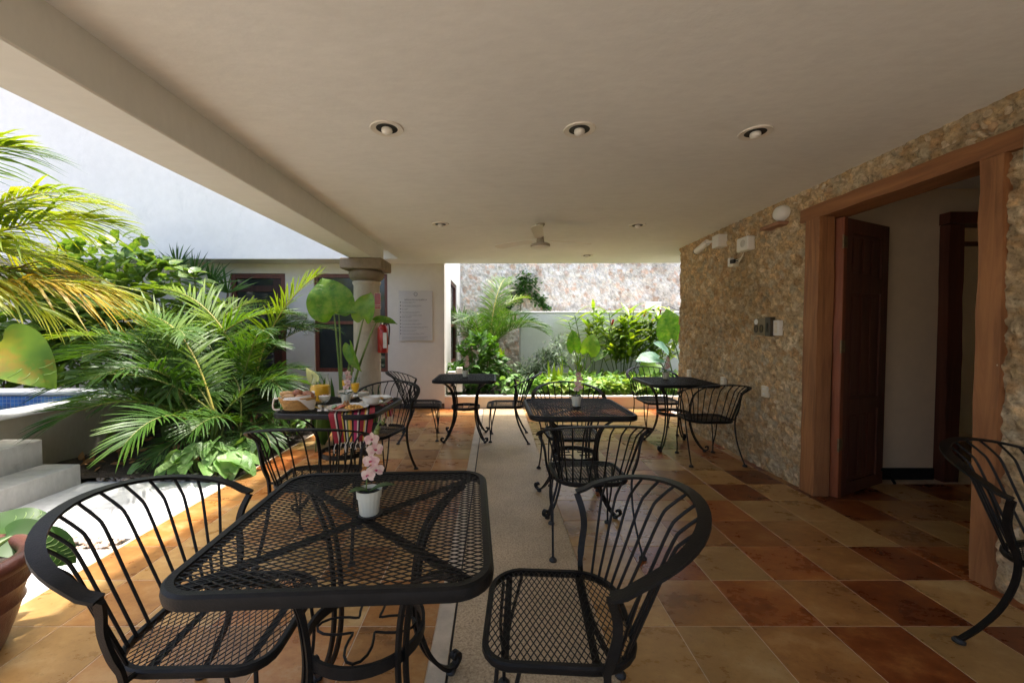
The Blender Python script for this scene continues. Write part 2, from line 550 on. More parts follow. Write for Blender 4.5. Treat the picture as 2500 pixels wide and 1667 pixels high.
# rows counted from the camera, columns from the stone strip to the wall, as the photo shows them
NEAR = {-1: 'TTBDTDT', 0: 'TBRBDTR', 1: 'TRTRBDR', 2: 'TTBRBTB', 3: 'BTTRTTD', 4: 'TRBTDTD', 5: 'TBRBTDB'}
def put_tile(x, y, code):
    o = bpy.data.objects.new('tile', TME)
    o.location = (x, y, 0)
    o.rotation_euler = (0, 0, trng.choice((0, 90, 180, 270)) * math.pi / 180)
    link(o, floor)
    o.material_slots[0].link = 'OBJECT'
    o.material_slots[0].material = TM[code]
for row in range(-3, 15):
    y = GY0 + (row - 0.5) * TILE + TILE
    for c in range(-6, 16):
        if c < 0:
            x = -0.262 + (c + 0.5) * TILE
            code = trng.choice('TTBOORBT')
        else:
            x = GX0 + (c + 0.5) * TILE
            code = NEAR[row][c] if row in NEAR and c < 7 else trng.choice('TTBRDBRT' if c > 1 else 'TTBRTB')
        if c >= 7 and not (0.2 < y < 5.0): continue
        if c >= 11: continue
        if x > 2.5 + TILE and y > 3.4: continue
        put_tile(x, y, code)

# --- stone strip between the tile fields
def mat_strip():
    m, nt, b, o = new_mat('washed_aggregate')
    t = tex_noise(nt, 95, 4, 0.75, vec=world_vec(nt))
    big = tex_noise(nt, 2.0, 4, 0.6, vec=world_vec(nt))
    r = ramp(nt, t.outputs['Fac'], [(0.32, (0.18, 0.125, 0.07)), (0.45, (0.42, 0.31, 0.185)), (0.62, (0.58, 0.455, 0.29))])
    r2 = ramp(nt, big.outputs['Fac'], [(0.35, (0.78, 0.78, 0.76)), (0.65, (1.08, 1.06, 1.02))])
    mx = nt.nodes.new('ShaderNodeMix'); mx.data_type = 'RGBA'; mx.blend_type = 'MULTIPLY'; mx.inputs['Factor'].default_value = 1
    nt.links.new(r.outputs[0], mx.inputs['A']); nt.links.new(r2.outputs[0], mx.inputs['B'])
    nt.links.new(mx.outputs['Result'], b.inputs['Base Color'])
    b.inputs['Roughness'].default_value = 0.5
    add_bump(nt, b, t.outputs['Fac'], 0.8, 0.004)
    return m
M['strip'] = mat_strip()
g = MB(); g.box(-0.176, 0.4655, -2.2, 6.748, -0.075, 0.0012)
tag(g.obj('stone_strip', M['strip'], smooth=False), kind='structure')
g = MB(); g.box(-0.260, -0.187, -2.2, 6.748, -0.075, 0.0008)
tag(g.obj('border_strip', mat_plain('pale_border_stone', (0.47, 0.39, 0.28), 0.55, var=0.2, scale=9, bump=0.002), smooth=False), kind='structure')
g = MB(); g.box(-0.187, -0.176, -2.2, 6.748, -0.075, -0.012)
tag(g.obj('expansion_joint', M['black'], smooth=False), kind='structure')

# --- ceiling, beam, roof
def ceil_z(x, y):
    u = min(1, max(0, (x + 1.467) / (WX + 1.467)))
    near = HC + 0.084 * u; far = HC + 0.012 * u
    t = min(1, max(0, (y - 1.9) / (6.7 - 1.9)))
    return near + (far - near) * t
g = MB(); vv = []; fs = []
XS = [-1.47 + i * (4.07) / 24 for i in range(25)]
YS = [-1.6 + i * (6.765 + 1.6) / 32 for i in range(33)]
for y in YS:
    for x in XS: vv.append((x, y, ceil_z(x, y)))
for j in range(32):
    for i in range(24):
        a = j * 25 + i; fs.append((a, a + 25, a + 26, a + 1))
g.add(vv, fs)
# ceiling beyond the end of the stone wall
g.add([(2.60, 5.45, HC + 0.03), (2.60, 6.765, HC + 0.012), (5.2, 6.765, HC + 0.012), (5.2, 5.45, HC + 0.03)], [(0, 1, 2, 3)])
tag(g.obj('ceiling', M['ceiling'], smooth=True, sharp=None), kind='structure')
g = MB(); g.box(-1.76, 5.2, -1.6, 6.69, 2.52, 2.82)
g.box(-1.47, 5.2, 6.69, 6.76, HC + 0.016, 2.82)
tag(g.obj('roof_slab', M['wall_white'], smooth=False), kind='structure')
g = MB(); g.cbox(-1.772, -1.4675, -1.6, 5.44, 2.178, 2.518, 0.006)
tag(g.obj('roof_beam', M['beam'], sharp=30), 'long painted roof beam along the open left side of the terrace', 'beam')

# --- back wall with door and window, upper storey over it
def wall_with_holes(mb, x0, x1, z0, z1, y0, y1, holes):
    xs = sorted({x0, x1, *[h[0] for h in holes], *[h[1] for h in holes]})
    for a, b in zip(xs, xs[1:]):
        segs = [(z0, z1)]
        for h in holes:
            if h[0] <= a + 1e-6 and h[1] >= b - 1e-6:
                ns = []
                for s0, s1 in segs:
                    if h[2] > s0: ns.append((s0, min(h[2], s1)))
                    if h[3] < s1: ns.append((max(h[3], s0), s1))
                segs = ns
        for s0, s1 in segs:
            if s1 - s0 > 1e-4: mb.box(a, b, y0, y1, s0, s1)
DOOR = (-4.35, -3.44, -0.05, 2.225)
WIN = (-2.97, -1.765, 0.605, 2.22)
g = MB(); wall_with_holes(g, -9.0, -0.83, -0.08, 2.383, YB, YB + 0.18, [DOOR, WIN])
backwall = tag(g.obj('room_wall', M['wall_cream'], smooth=False), 'cream painted room wall behind the column, with the pool rules on it', 'wall')
g = MB(); g.box(-9.0, -0.835, YB - 0.013, YB - 0.0005, 0.0, 0.085)
g2 = g.obj('baseboard', mat_plain('dark_baseboard', (0.06, 0.045, 0.035), 0.6), backwall, smooth=False)
g = MB(); g.box(-9.0, -1.475, 6.30, 7.1, 2.386, 5.3)
upper = tag(g.obj('upper_wall', M['wall_white'], smooth=False), 'tall plain white upper wall above the palms', 'wall')
g = MB(); g.box(-8.2, -7.57, 6.27, 6.299, 4.85, 5.7)
wf = g.obj('window_pane', mat_plain('blue_sky_glass', (0.35, 0.55, 0.72), 0.15), upper, smooth=False)
g = MB(); g.box(-8.25, -7.55, 6.24, 6.299, 4.76, 4.848)
g.obj('window_sill', mat_plain('brown_sill', (0.16, 0.07, 0.045), 0.5), upper, smooth=False)
# hairline crack in the plaster of the upper wall
cr = []; xx = -3.55; zz = 3.62
crng = random.Random(5)
while xx < -1.9:
    cr.append((xx, 6.2995, zz)); xx += 0.045; zz += crng.uniform(-0.016, 0.016)
g = MB(); g.tube(cr, 0.0016, 4)
g.obj('crack', mat_plain('crack_grey', (0.36, 0.37, 0.38), 0.9), upper)
# garden side of the same room
g = MB(); GWIN = (7.75, 8.95, 0.62, 2.25)
xs = [6.93, 7.75, 8.95, 10.02]
g.box(-1.0, -0.832, 6.93, 7.75, -0.08, 3.6); g.box(-1.0, -0.832, 8.95, 10.02, -0.08, 3.6)
g.box(-1.0, -0.832, 7.75, 8.95, -0.08, 0.62); g.box(-1.0, -0.832, 7.75, 8.95, 2.25, 3.6)
g.box(-1.0, -0.832, 6.7605, 6.93, 2.40, 3.6)
sidewall = tag(g.obj('garden_side_wall', M['wall_white'], smooth=False), 'white side wall with a tall narrow window at the left of the back garden', 'wall')
wdark = mat_wood('red_brown_frame_wood', (0.09, 0.026, 0.018), (0.22, 0.075, 0.05), 'z', 0.4)
g = MB()
for (y0, y1, z0, z1) in ((7.755, 7.81, 0.625, 2.245), (8.89, 8.945, 0.625, 2.245), (7.812, 8.888, 0.625, 0.68), (7.812, 8.888, 2.19, 2.245), (7.812, 8.888, 1.36, 1.41)):
    g.box(-0.90, -0.85, y0, y1, z0, z1)
fr = g.obj('window_frame', wdark, sidewall, smooth=False)
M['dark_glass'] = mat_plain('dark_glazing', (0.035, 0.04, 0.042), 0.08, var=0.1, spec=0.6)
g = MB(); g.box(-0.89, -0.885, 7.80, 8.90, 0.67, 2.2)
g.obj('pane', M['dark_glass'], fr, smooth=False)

# room behind the door and window
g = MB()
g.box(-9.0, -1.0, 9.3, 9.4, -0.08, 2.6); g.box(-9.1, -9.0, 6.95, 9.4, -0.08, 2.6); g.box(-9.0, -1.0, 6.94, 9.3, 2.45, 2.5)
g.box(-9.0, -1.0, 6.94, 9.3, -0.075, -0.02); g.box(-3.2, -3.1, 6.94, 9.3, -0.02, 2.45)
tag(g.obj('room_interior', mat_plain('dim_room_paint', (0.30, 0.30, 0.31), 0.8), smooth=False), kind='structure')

# door of that room
dr = empty('room_door', (-3.9, YB, 0), 0, 'dark framed glazed door half hidden behind the palm fronds', 'door')
dwood = mat_wood('dark_door_wood', (0.03, 0.014, 0.011), (0.085, 0.035, 0.025), 'z', 0.4)
g = MB()
g.box(-0.445, -0.375, 0.03, 0.12, 0.0, 2.22); g.box(0.375, 0.455, 0.03, 0.12, 0.0, 2.22); g.box(-0.373, 0.373, 0.03, 0.12, 2.15, 2.22)
g.obj('frame', wdark, dr, smooth=False)
g = MB(); g.box(0.235, 0.372, 0.05, 0.09, 0.0, 2.145); g.box(-0.372, 0.233, 0.05, 0.09, 1.93, 2.03)
g.obj('stile', dwood, dr, smooth=False)
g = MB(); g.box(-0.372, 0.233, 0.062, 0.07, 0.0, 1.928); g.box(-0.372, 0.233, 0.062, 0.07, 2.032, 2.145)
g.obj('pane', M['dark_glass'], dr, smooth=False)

# window behind the column
wn_ = empty('room_window', ((WIN[0] + WIN[1]) / 2, YB, WIN[2]), 0, 'red-brown framed window behind the stone column', 'window')
hw = (WIN[1] - WIN[0]) / 2; hh = WIN[3] - WIN[2]
g = MB()
for a, b, c, d in ((-hw, -hw + 0.055, 0, hh), (hw - 0.055, hw, 0, hh), (-hw + 0.056, hw - 0.056, 0, 0.06), (-hw + 0.056, hw - 0.056, hh - 0.06, hh), (0.07, 0.125, 0.061, hh - 0.061)):
    g.box(a, b, 0.035, 0.10, c, d)
g.obj('frame', wdark, wn_, smooth=False)
g = MB(); g.box(-hw + 0.056, 0.069, 0.04, 0.095, 0.79, 0.84)
g.obj('crossbar', wdark, wn_, smooth=False)
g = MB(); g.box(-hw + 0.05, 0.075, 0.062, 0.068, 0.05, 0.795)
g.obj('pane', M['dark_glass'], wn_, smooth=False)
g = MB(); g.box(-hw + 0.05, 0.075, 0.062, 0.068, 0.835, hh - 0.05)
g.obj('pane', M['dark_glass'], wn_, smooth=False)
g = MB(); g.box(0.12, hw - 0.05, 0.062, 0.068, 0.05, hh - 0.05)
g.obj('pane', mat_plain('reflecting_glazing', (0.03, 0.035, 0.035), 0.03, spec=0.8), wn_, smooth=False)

# --- stone column under the beam
M['column'] = mat_plaster('column_limestone', (0.46, 0.40, 0.31), 0.12, stain=(0.28, 0.23, 0.17), stain_scale=(1.6, 1.6, 1.0), stain_amt=0.6, bump=0.006)
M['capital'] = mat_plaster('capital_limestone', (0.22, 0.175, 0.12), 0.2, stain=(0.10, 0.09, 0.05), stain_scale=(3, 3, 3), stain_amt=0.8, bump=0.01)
col = empty('stone_column', (-1.62, 5.2, 0), 0, 'round limestone column with moulded capital carrying the roof beam', 'column')
g = MB(); g.lathe([(0.175, 0.10), (0.168, 0.16), (0.166, 0.8), (0.163, 1.5), (0.157, 1.86), (0.160, 1.865), (0.172, 1.885), (0.172, 1.905), (0.160, 1.912)], 40)
g.obj('shaft', M['column'], col)
g = MB(); g.lathe([(0.24, 0), (0.24, 0.05), (0.225, 0.075), (0.20, 0.095), (0.176, 0.10)], 40)
g.obj('base', M['column'], col)
g = MB(); g.lathe([(0.158, 1.912), (0.20, 1.945), (0.215, 1.985), (0.215, 2.02), (0.19, 2.045)], 40)
cap = g.obj('capital', M['capital'], col)
g = MB(); g.cbox(-0.255, 0.255, -0.235, 0.235, 2.046, 2.176, 0.012)
g.obj('abacus', M['capital'], cap, sharp=25)

# --- rubble walls
def rubble(name, axis, P0, ar, br, cell, spacing, palette, mortar, seed, amp=0.02, hole=None, parent=None, mat=None, curve=None):
    r = np.random.default_rng(seed)
    na = int((ar[1] - ar[0]) / cell) + 1; nb = int((br[1] - br[0]) / cell) + 1
    A, B = np.meshgrid(np.linspace(ar[0], ar[1], na), np.linspace(br[0], br[1], nb), indexing='ij')
    # seeds: jittered, several sizes
    sa = np.arange(ar[0] - spacing, ar[1] + spacing, spacing); sb = np.arange(br[0] - spacing, br[1] + spacing, spacing * 0.8)
    S = np.array([(x + r.uniform(-.45, .45) * spacing, y + r.uniform(-.45, .45) * spacing * 0.8) for x in sa for y in sb])
    keep = r.random(len(S)) > 0.25
    S = S[keep]
    wgt = r.uniform(-0.35, 0.35, len(S)) * spacing
    pts = np.stack([A.ravel(), B.ravel()], 1)
    # warp the domain so that joints wander
    wa = np.array([noise.noise(Vector((p[0] * 9, p[1] * 9, seed))) for p in pts]); wb = np.array([noise.noise(Vector((p[0] * 9, p[1] * 9, seed + 31.7))) for p in pts])
    q = pts + np.stack([wa, wb], 1) * 0.30 * spacing
    F1 = np.zeros(len(q)); F2 = np.zeros(len(q)); ID = np.zeros(len(q), int)
    for i in range(0, len(q), 4000):
        d = np.sqrt(((q[i:i + 4000, None, :] - S[None]) ** 2).sum(2)) + wgt[None]
        k = np.argpartition(d, 2, axis=1)[:, :2]
        dd = np.take_along_axis(d, k, 1)
        o = np.argsort(dd, 1)
        F1[i:i + 4000] = np.take_along_axis(dd, o, 1)[:, 0]; F2[i:i + 4000] = np.take_along_axis(dd, o, 1)[:, 1]
        ID[i:i + 4000] = np.take_along_axis(k, o, 1)[:, 0]
    gap = F2 - F1
    j = np.clip(gap / (0.22 * spacing), 0, 1); j = j * j * (3 - 2 * j)
    pr = r.uniform(0.15, 1.0, len(S)); tl = r.uniform(-0.5, 0.5, (len(S), 2))
    fine = np.array([noise.fractal(Vector((p[0] * 22, p[1] * 22, seed * 3.1)), 0.8, 2.1, 4) for p in pts])
    big = np.array([noise.noise(Vector((p[0] * 1.7, p[1] * 1.7, seed * 7.1))) for p in pts])
    tilt = ((q - S[ID]) * tl[ID]).sum(1)
    ridge = 1 - np.abs(np.array([noise.noise(Vector((p[0] * 13 + p[1] * 5, p[1] * 9 - p[0] * 4, seed * 2.3))) for p in pts])) * 2.2
    h = amp * (0.55 * j * pr[ID] + 0.6 * fine + 0.55 * ridge) + tilt * 0.35 * j * (amp / 0.03) + 0.012 * big
    pal = np.array(palette) * (np.array([0.97, 0.95, 0.88]) if axis == 'x' else 1.0); ci = r.integers(0, len(pal), len(S)); cv = pal[ci] * r.uniform(0.8, 1.2, (len(S), 1))
    colr = cv[ID] * j[:, None] + np.array(mortar)[None] * (1 - j[:, None])
    tone = np.array([noise.fractal(Vector((p[0] * 34 + 9, p[1] * 34, seed * 5.7)), 0.7, 2.1, 4) for p in pts])
    colr *= (1 + 0.10 * fine + 0.42 * tone)[:, None]
    stainm = np.clip((np.array([noise.fractal(Vector((p[0] * 1.1, p[1] * 1.1, seed * 1.7)), 0.9, 2.0, 4) for p in pts]) - 0.15) * 1.6, 0, 0.45)
    colr = colr * (1 - stainm[:, None]) + colr * np.array([0.55, 0.52, 0.46])[None] * stainm[:, None]
    colr = np.clip(colr, 0.01, 0.95)
    co = np.zeros((len(pts), 3))
    if axis == 'x':
        co[:, 0] = P0 - h; co[:, 1] = pts[:, 0]; co[:, 2] = pts[:, 1]
    else:
        co[:, 0] = pts[:, 0]; co[:, 1] = P0 - h; co[:, 2] = pts[:, 1]
    ia, ib = np.meshgrid(np.arange(na - 1), np.arange(nb - 1), indexing='ij')
    ia = ia.ravel(); ib = ib.ravel()
    f = np.stack([ia * nb + ib, ia * nb + ib + 1, (ia + 1) * nb + ib + 1, (ia + 1) * nb + ib], 1)
    if axis == 'y': f = f[:, ::-1]
    if hole is not None:
        cx = pts[f[:, 0], 0] + cell / 2; cz = pts[f[:, 0], 1] + cell / 2
        f = f[~hole(cx, cz)]
    me = bpy.data.meshes.new(name)
    me.vertices.add(len(co)); me.vertices.foreach_set('co', co.ravel())
    me.loops.add(len(f) * 4); me.loops.foreach_set('vertex_index', f.ravel())
    me.polygons.add(len(f)); me.polygons.foreach_set('loop_start', np.arange(len(f)) * 4)
    me.polygons.foreach_set('use_smooth', np.ones(len(f), bool))
    at = me.color_attributes.new('stone_colour', 'FLOAT_COLOR', 'POINT')
    at.data.foreach_set('color', np.concatenate([colr, np.ones((len(colr), 1))], 1).ravel())
    me.update(); me.validate()
    me.materials.append(mat)
    o = bpy.data.objects.new(name, me)
    return link(o, parent)

def mat_rubble():
    m, nt, b, o = new_mat('rubble_masonry')
    a = nt.nodes.new('ShaderNodeAttribute'); a.attribute_name = 'stone_colour'
    t = tex_noise(nt, 55, 6, 0.7, vec=world_vec(nt))
    r = ramp(nt, t.outputs['Fac'], [(0.32, (0.38, 0.34, 0.28)), (0.45, (0.86, 0.84, 0.80)), (0.62, (1.14, 1.12, 1.08))])
    mx = nt.nodes.new('ShaderNodeMix'); mx.data_type = 'RGBA'; mx.blend_type = 'MULTIPLY'; mx.inputs['Factor'].default_value = 0.9
    nt.links.new(a.outputs['Color'], mx.inputs['A']); nt.links.new(r.outputs[0], mx.inputs['B'])
    nt.links.new(mx.outputs['Result'], b.inputs['Base Color'])
    b.inputs['Roughness'].default_value = 0.92; b.inputs['Specular IOR Level'].default_value = 0.15
    add_bump(nt, b, t.outputs['Fac'], 1.0, 0.010)
    return m
M['rubble'] = mat_rubble()

def mat_stone(name, stops, coord_scale=30):
    m, nt, b, o = new_mat(name)
    inf = nt.nodes.new('ShaderNodeObjectInfo')
    r0 = ramp(nt, inf.outputs['Random'], stops)
    t = tex_noise(nt, coord_scale, 6, 0.7, vec=world_vec(nt))
    r = ramp(nt, t.outputs['Fac'], [(0.3, (0.6, 0.58, 0.54)), (0.62, (1.15, 1.13, 1.1))])
    mx = nt.nodes.new('ShaderNodeMix'); mx.data_type = 'RGBA'; mx.blend_type = 'MULTIPLY'; mx.inputs['Factor'].default_value = 0.9
    nt.links.new(r0.outputs[0], mx.inputs['A']); nt.links.new(r.outputs[0], mx.inputs['B'])
    nt.links.new(mx.outputs['Result'], b.inputs['Base Color'])
    b.inputs['Roughness'].default_value = 0.92; b.inputs['Specular IOR Level'].default_value = 0.15
    add_bump(nt, b, t.outputs['Fac'], 1.0, 0.008)
    return m
M['stone'] = mat_stone('limestone_chunk', [(0.0, (0.56, 0.44, 0.30)), (0.3, (0.60, 0.48, 0.33)), (0.55, (0.52, 0.41, 0.28)), (0.78, (0.50, 0.33, 0.19)), (0.9, (0.64, 0.55, 0.42)), (1.0, (0.48, 0.42, 0.32))])
M['stone_pale'] = mat_stone('pale_limestone_chunk', [(0.0, (0.78, 0.71, 0.63)), (0.45, (0.82, 0.77, 0.70)), (0.75, (0.74, 0.62, 0.52)), (0.85, (0.70, 0.50, 0.37)), (0.92, (0.80, 0.75, 0.69)), (1.0, (0.72, 0.68, 0.62))])

import bmesh
def rock_mesh(seed, mat, flat=1.0, sub=2):
    bm = bmesh.new(); bmesh.ops.create_icosphere(bm, subdivisions=sub, radius=1.0)
    for v in bm.verts:
        k = noise.noise(v.co * 0.9 + Vector((seed * 3.3, 0, 0))); k2 = noise.noise(v.co * 2.2 + Vector((0, seed * 5.1, 2)))
        v.co *= 1 + 0.38 * k + 0.18 * k2
    rr_ = random.Random(seed * 7 + 1)
    for k in range(9):          # hewn faces: flatten the lump against a few planes
        pn = V(rr_.gauss(0, 1), rr_.gauss(0, 1), rr_.gauss(0, 1)).normalized(); pd = rr_.uniform(0.55, 0.85)
        for v in bm.verts:
            q = v.co.dot(pn)
            if q > pd: v.co -= pn * (q - pd)
    me = bpy.data.meshes.new('stone'); bm.to_mesh(me); bm.free()
    me.materials.append(mat)
    me.polygons.foreach_set('use_smooth', [True] * len(me.polygons)); me.set_sharp_from_angle(angle=R(24))
    return me
ROCKS = [rock_mesh(i, M['stone']) for i in range(9)]
ROCKS_P = [rock_mesh(i + 20, M['stone_pale']) for i in range(7)]

POST_F = (3.19, 3.335); POST_N = (2.045, 2.156); LINT = (2.182, 2.287)
def hole_r(y, z):
    return ((y > 2.05) & (y < 3.315) & (z < 2.23))
stonewall = empty('stone_wall', (WX, 3.5, 0), 0, 'rough tan rubble stone wall along the right side of the terrace', 'wall')
PAL = [(0.60, 0.45, 0.28), (0.62, 0.485, 0.32), (0.55, 0.41, 0.25), (0.58, 0.41, 0.245), (0.52, 0.41, 0.28), (0.64, 0.54, 0.40), (0.57, 0.47, 0.34), (0.50, 0.34, 0.20), (0.50, 0.44, 0.34)]
sw = rubble('masonry_face', 'x', WX, (1.45, 5.62), (0.0, 2.50), 0.0160, 0.050, PAL, (0.44, 0.34, 0.22), 3, 0.026, hole_r, None, M['rubble'])
sw.parent = stonewall; sw.matrix_parent_inverse = Matrix.Translation((-WX, -3.5, 0))
g = MB()
for (y0, y1, z0, z1) in ((-1.6, 1.45, -0.05, 2.5), (1.45, 2.10, -0.05, 2.5), (3.28, 5.60, -0.05, 2.5), (2.10, 3.28, 2.22, 2.5)):
    g.box(WX + 0.015, WX + 0.24, y0, y1, z0, z1)
core = g.obj('masonry_core', mat_plaster('mortar', (0.36, 0.29, 0.20), 0.15, bump=0.01), stonewall, (-WX, -3.5, 0), smooth=False)
srng = random.Random(11)
def add_stone(y, z, s):
    o = inst('stone', srng.choice(ROCKS), stonewall, (srng.uniform(-0.006, 0.012), y - 3.5, z), (R(srng.uniform(0, 360)), 0, 0),
             (0.018, s * srng.uniform(0.7, 1.3), s * srng.uniform(0.5, 0.8)))
n_st = 0
tries = 0
placed = []
while n_st < 285 and tries < 8000:
    tries += 1
    # most of them where they show largest: over the lintel and by the near post
    k = srng.random()
    if k < 0.24: y, z, s = srng.uniform(1.9, 3.5), srng.uniform(2.31, 2.44), srng.uniform(0.028, 0.058)
    elif k < 0.46: y, z, s = srng.uniform(1.75, 1.965), srng.uniform(0.03, 2.15), srng.uniform(0.03, 0.055)
    else: y, z, s = srng.uniform(3.36, 5.58), srng.uniform(0.03, 2.38), srng.uniform(0.018, 0.04)
    if any((y - a) ** 2 + (z - b) ** 2 < (0.62 * (s + c)) ** 2 for a, b, c in placed): continue
    placed.append((y, z, s)); add_stone(y, z, s); n_st += 1

# door surround
def timber(name, mat, parent, pts0, sx, sy, axis, seed, n=14):
    """a hewn beam: box of n segments with slightly wandering faces"""
    r = random.Random(seed); mb = MB(); vv = []
    a, b = pts0
    for i in range(n + 1):
        t = i / n; c = a + (b - a) * t
        jx = [r.uniform(-1, 1) * 0.0035 for _ in range(8)]
        q = []
        cs = 0.006
        for k, (ux, uy) in enumerate(((-1, -1), (1, -1), (1, 1), (-1, 1))):
            if axis == 'z':
                q.append((c.x + ux * sx / 2 + jx[2 * k], c.y + uy * sy / 2 + jx[2 * k + 1], c.z))
            else:
                q.append((c.x + ux * sx / 2 + jx[2 * k], c.y, c.z + uy * sy / 2 + jx[2 * k + 1]))
        vv += q
    fs = []
    for i in range(n):
        for k in range(4):
            fs.append((i * 4 + k, i * 4 + (k + 1) % 4, (i + 1) * 4 + (k + 1) % 4, (i + 1) * 4 + k))
    fs.append((3, 2, 1, 0)); fs.append(tuple(n * 4 + k for k in range(4)))
    mb.add(vv, fs)
    return mb.obj(name, mat, parent, smooth=True, sharp=25)
M['post_wood'] = mat_wood('warm_hewn_wood_upright', (0.15, 0.060, 0.024), (0.42, 0.19, 0.075), 'z', 0.55)
M['lintel_wood'] = mat_wood('warm_hewn_wood_lintel', (0.14, 0.055, 0.022), (0.38, 0.165, 0.062), 'y', 0.55)
M['leaf_wood'] = mat_wood('dark_reddish_door_wood', (0.060, 0.020, 0.013), (0.15, 0.052, 0.030), 'z', 0.42)
M['edge_wood'] = mat_wood('orange_door_edge_wood', (0.13, 0.035, 0.014), (0.30, 0.09, 0.035), 'z', 0.45)
fr = empty('door_frame', (WX, 2.7, 0), 0, 'heavy hewn wooden frame around the doorway in the stone wall', 'door frame')
timber('post', M['post_wood'], fr, (V(0.020, 0.562, 0), V(0.020, 0.562, LINT[0])), 0.118, 0.145, 'z', 1)
timber('post', M['post_wood'], fr, (V(0.020, -0.622, 0), V(0.020, -0.607, LINT[0])), 0.118, 0.105, 'z', 2)
timber('lintel', M['lintel_wood'], fr, (V(0.075, -1.55, 2.2345), V(0.075, 0.70, 2.2345)), 0.225, 0.104, 'y', 3, 22)

# open door leaf, turned into the hall
lx, ly = 2.655, 3.185
leaf = empty('door_leaf', (lx, ly, 0), math.atan2(0.30, 0.63), 'tall dark panelled wooden door leaf standing open into the hall', 'door')
g = MB(); g.box(0.046, 0.70, -0.022, 0.022, 0.006, 2.168); g.obj('board', M['leaf_wood'], leaf, smooth=False)
g = MB()
for x0, x1, z0, z1 in ((0.046, 0.12, 0.006, 2.168), (0.585, 0.70, 0.006, 2.168), (0.121, 0.584, 0.006, 0.10), (0.121, 0.584, 0.66, 0.76), (0.121, 0.584, 1.60, 1.72), (0.121, 0.584, 2.06, 2.168)):
    g.box(x0, x1, -0.036, -0.0225, z0, z1)
g.obj('rails', M['leaf_wood'], leaf, smooth=False)
for z0, z1 in ((0.13, 0.63), (0.79, 1.57), (1.75, 2.03)):
    for a in (0.15, 0.30, 0.44):
        g = MB(); g.cbox(a, a + 0.115, -0.030, -0.0228, z0, z1, 0.004); g.obj('panel', M['leaf_wood'], leaf, sharp=25)
g = MB(); g.cbox(-0.004, 0.045, -0.038, 0.024, 0.0, 2.172, 0.004); g.obj('edge_strip', M['edge_wood'], leaf, sharp=25)
M['brass'] = mat_plain('tarnished_brass', (0.20, 0.15, 0.08), 0.45, metal=0.7, var=0.3, scale=40)
for z in (0.42, 1.18, 1.98):
    g = MB(); g.box(-0.03, 0.035, -0.044, -0.039, z - 0.045, z + 0.045); g.tube([(-0.032, -0.046, z - 0.05), (-0.032, -0.046, z + 0.05)], 0.007, 8)
    g.obj('hinge', M['brass'], leaf)
g = MB(); g.tube([(0.67, -0.04, 0.13), (0.70, -0.075, 0.10), (0.725, -0.11, 0.02)], 0.011, 8); g.obj('door_stay', M['metal'], leaf)

# hall behind the doorway
g = MB()
g.box(2.80, 3.845, 3.56, 3.70, -0.05, 2.62); g.box(3.845, 4.60, 3.56, 3.70, 2.295, 2.62); g.box(4.60, 6.0, 3.56, 3.70, -0.05, 2.62)
g.box(6.0, 6.1, 0.0, 6.2, -0.05, 2.62); g.box(2.80, 6.0, -0.1, 0.0, -0.05, 2.62); g.box(2.80, 6.1, -0.1, 6.2, 2.62, 2.7)
hall = tag(g.obj('hall_wall', M['hall'], smooth=False), 'dim beige hall wall seen through the doorway', 'wall')
g = MB(); g.box(2.80, 3.84, 3.545, 3.559, 0.0, 0.10); g.obj('baseboard', M['black'], hall, smooth=False)
idf = empty('inner_door_frame', (3.92, 3.56, 0), 0, 'dark inner door frame at the back of the hall', 'door frame')
timber('post', M['leaf_wood'], idf, (V(0, 0.0, 0), V(-0.02, 0.0, 2.20)), 0.125, 0.16, 'z', 5)
g = MB(); g.box(-0.09, 0.75, -0.085, 0.08, 2.205, 2.30); g.obj('lintel', M['leaf_wood'], idf, smooth=False)
g = MB(); g.box(0.07, 0.75, -0.02, 0.02, 2.03, 2.065); g.obj('transom', M['leaf_wood'], idf, smooth=False)
g = MB()
g.box(3.0, 6.0, 6.1, 6.2, -0.05, 2.6); g.box(2.9, 3.0, 3.7, 5.55, -0.05, 2.6)
tag(g.obj('kitchen_wall', mat_plain('blue_grey_paint', (0.28, 0.36, 0.40), 0.7), smooth=False), 'blue grey wall of the room beyond the hall', 'wall')
g = MB(); g.cbox(3.9, 5.2, 4.6, 5.1, 0.0, 0.95, 0.01)
cab = tag(g.obj('cabinet', mat_plain('near_black_lacquer', (0.02, 0.02, 0.02), 0.3), smooth=True, sharp=25), 'black cabinet in the room beyond the hall', 'cabinet')
g = MB(); g.cbox(4.10, 4.32, 4.555, 4.598, 0.30, 0.86, 0.01); fp = g.obj('front_panel', M['white_plastic'], cab, sharp=25)
for i in range(3):
    for k in range(2):
        g = MB(); g.lathe([(0.016, 0), (0.016, 0.01), (0.0, 0.012)], 10)
        g.obj('knob', M['black'], fp, (4.16 + 0.06 * k, 4.555, 0.80 - 0.055 * i), (R(90), 0, 0))

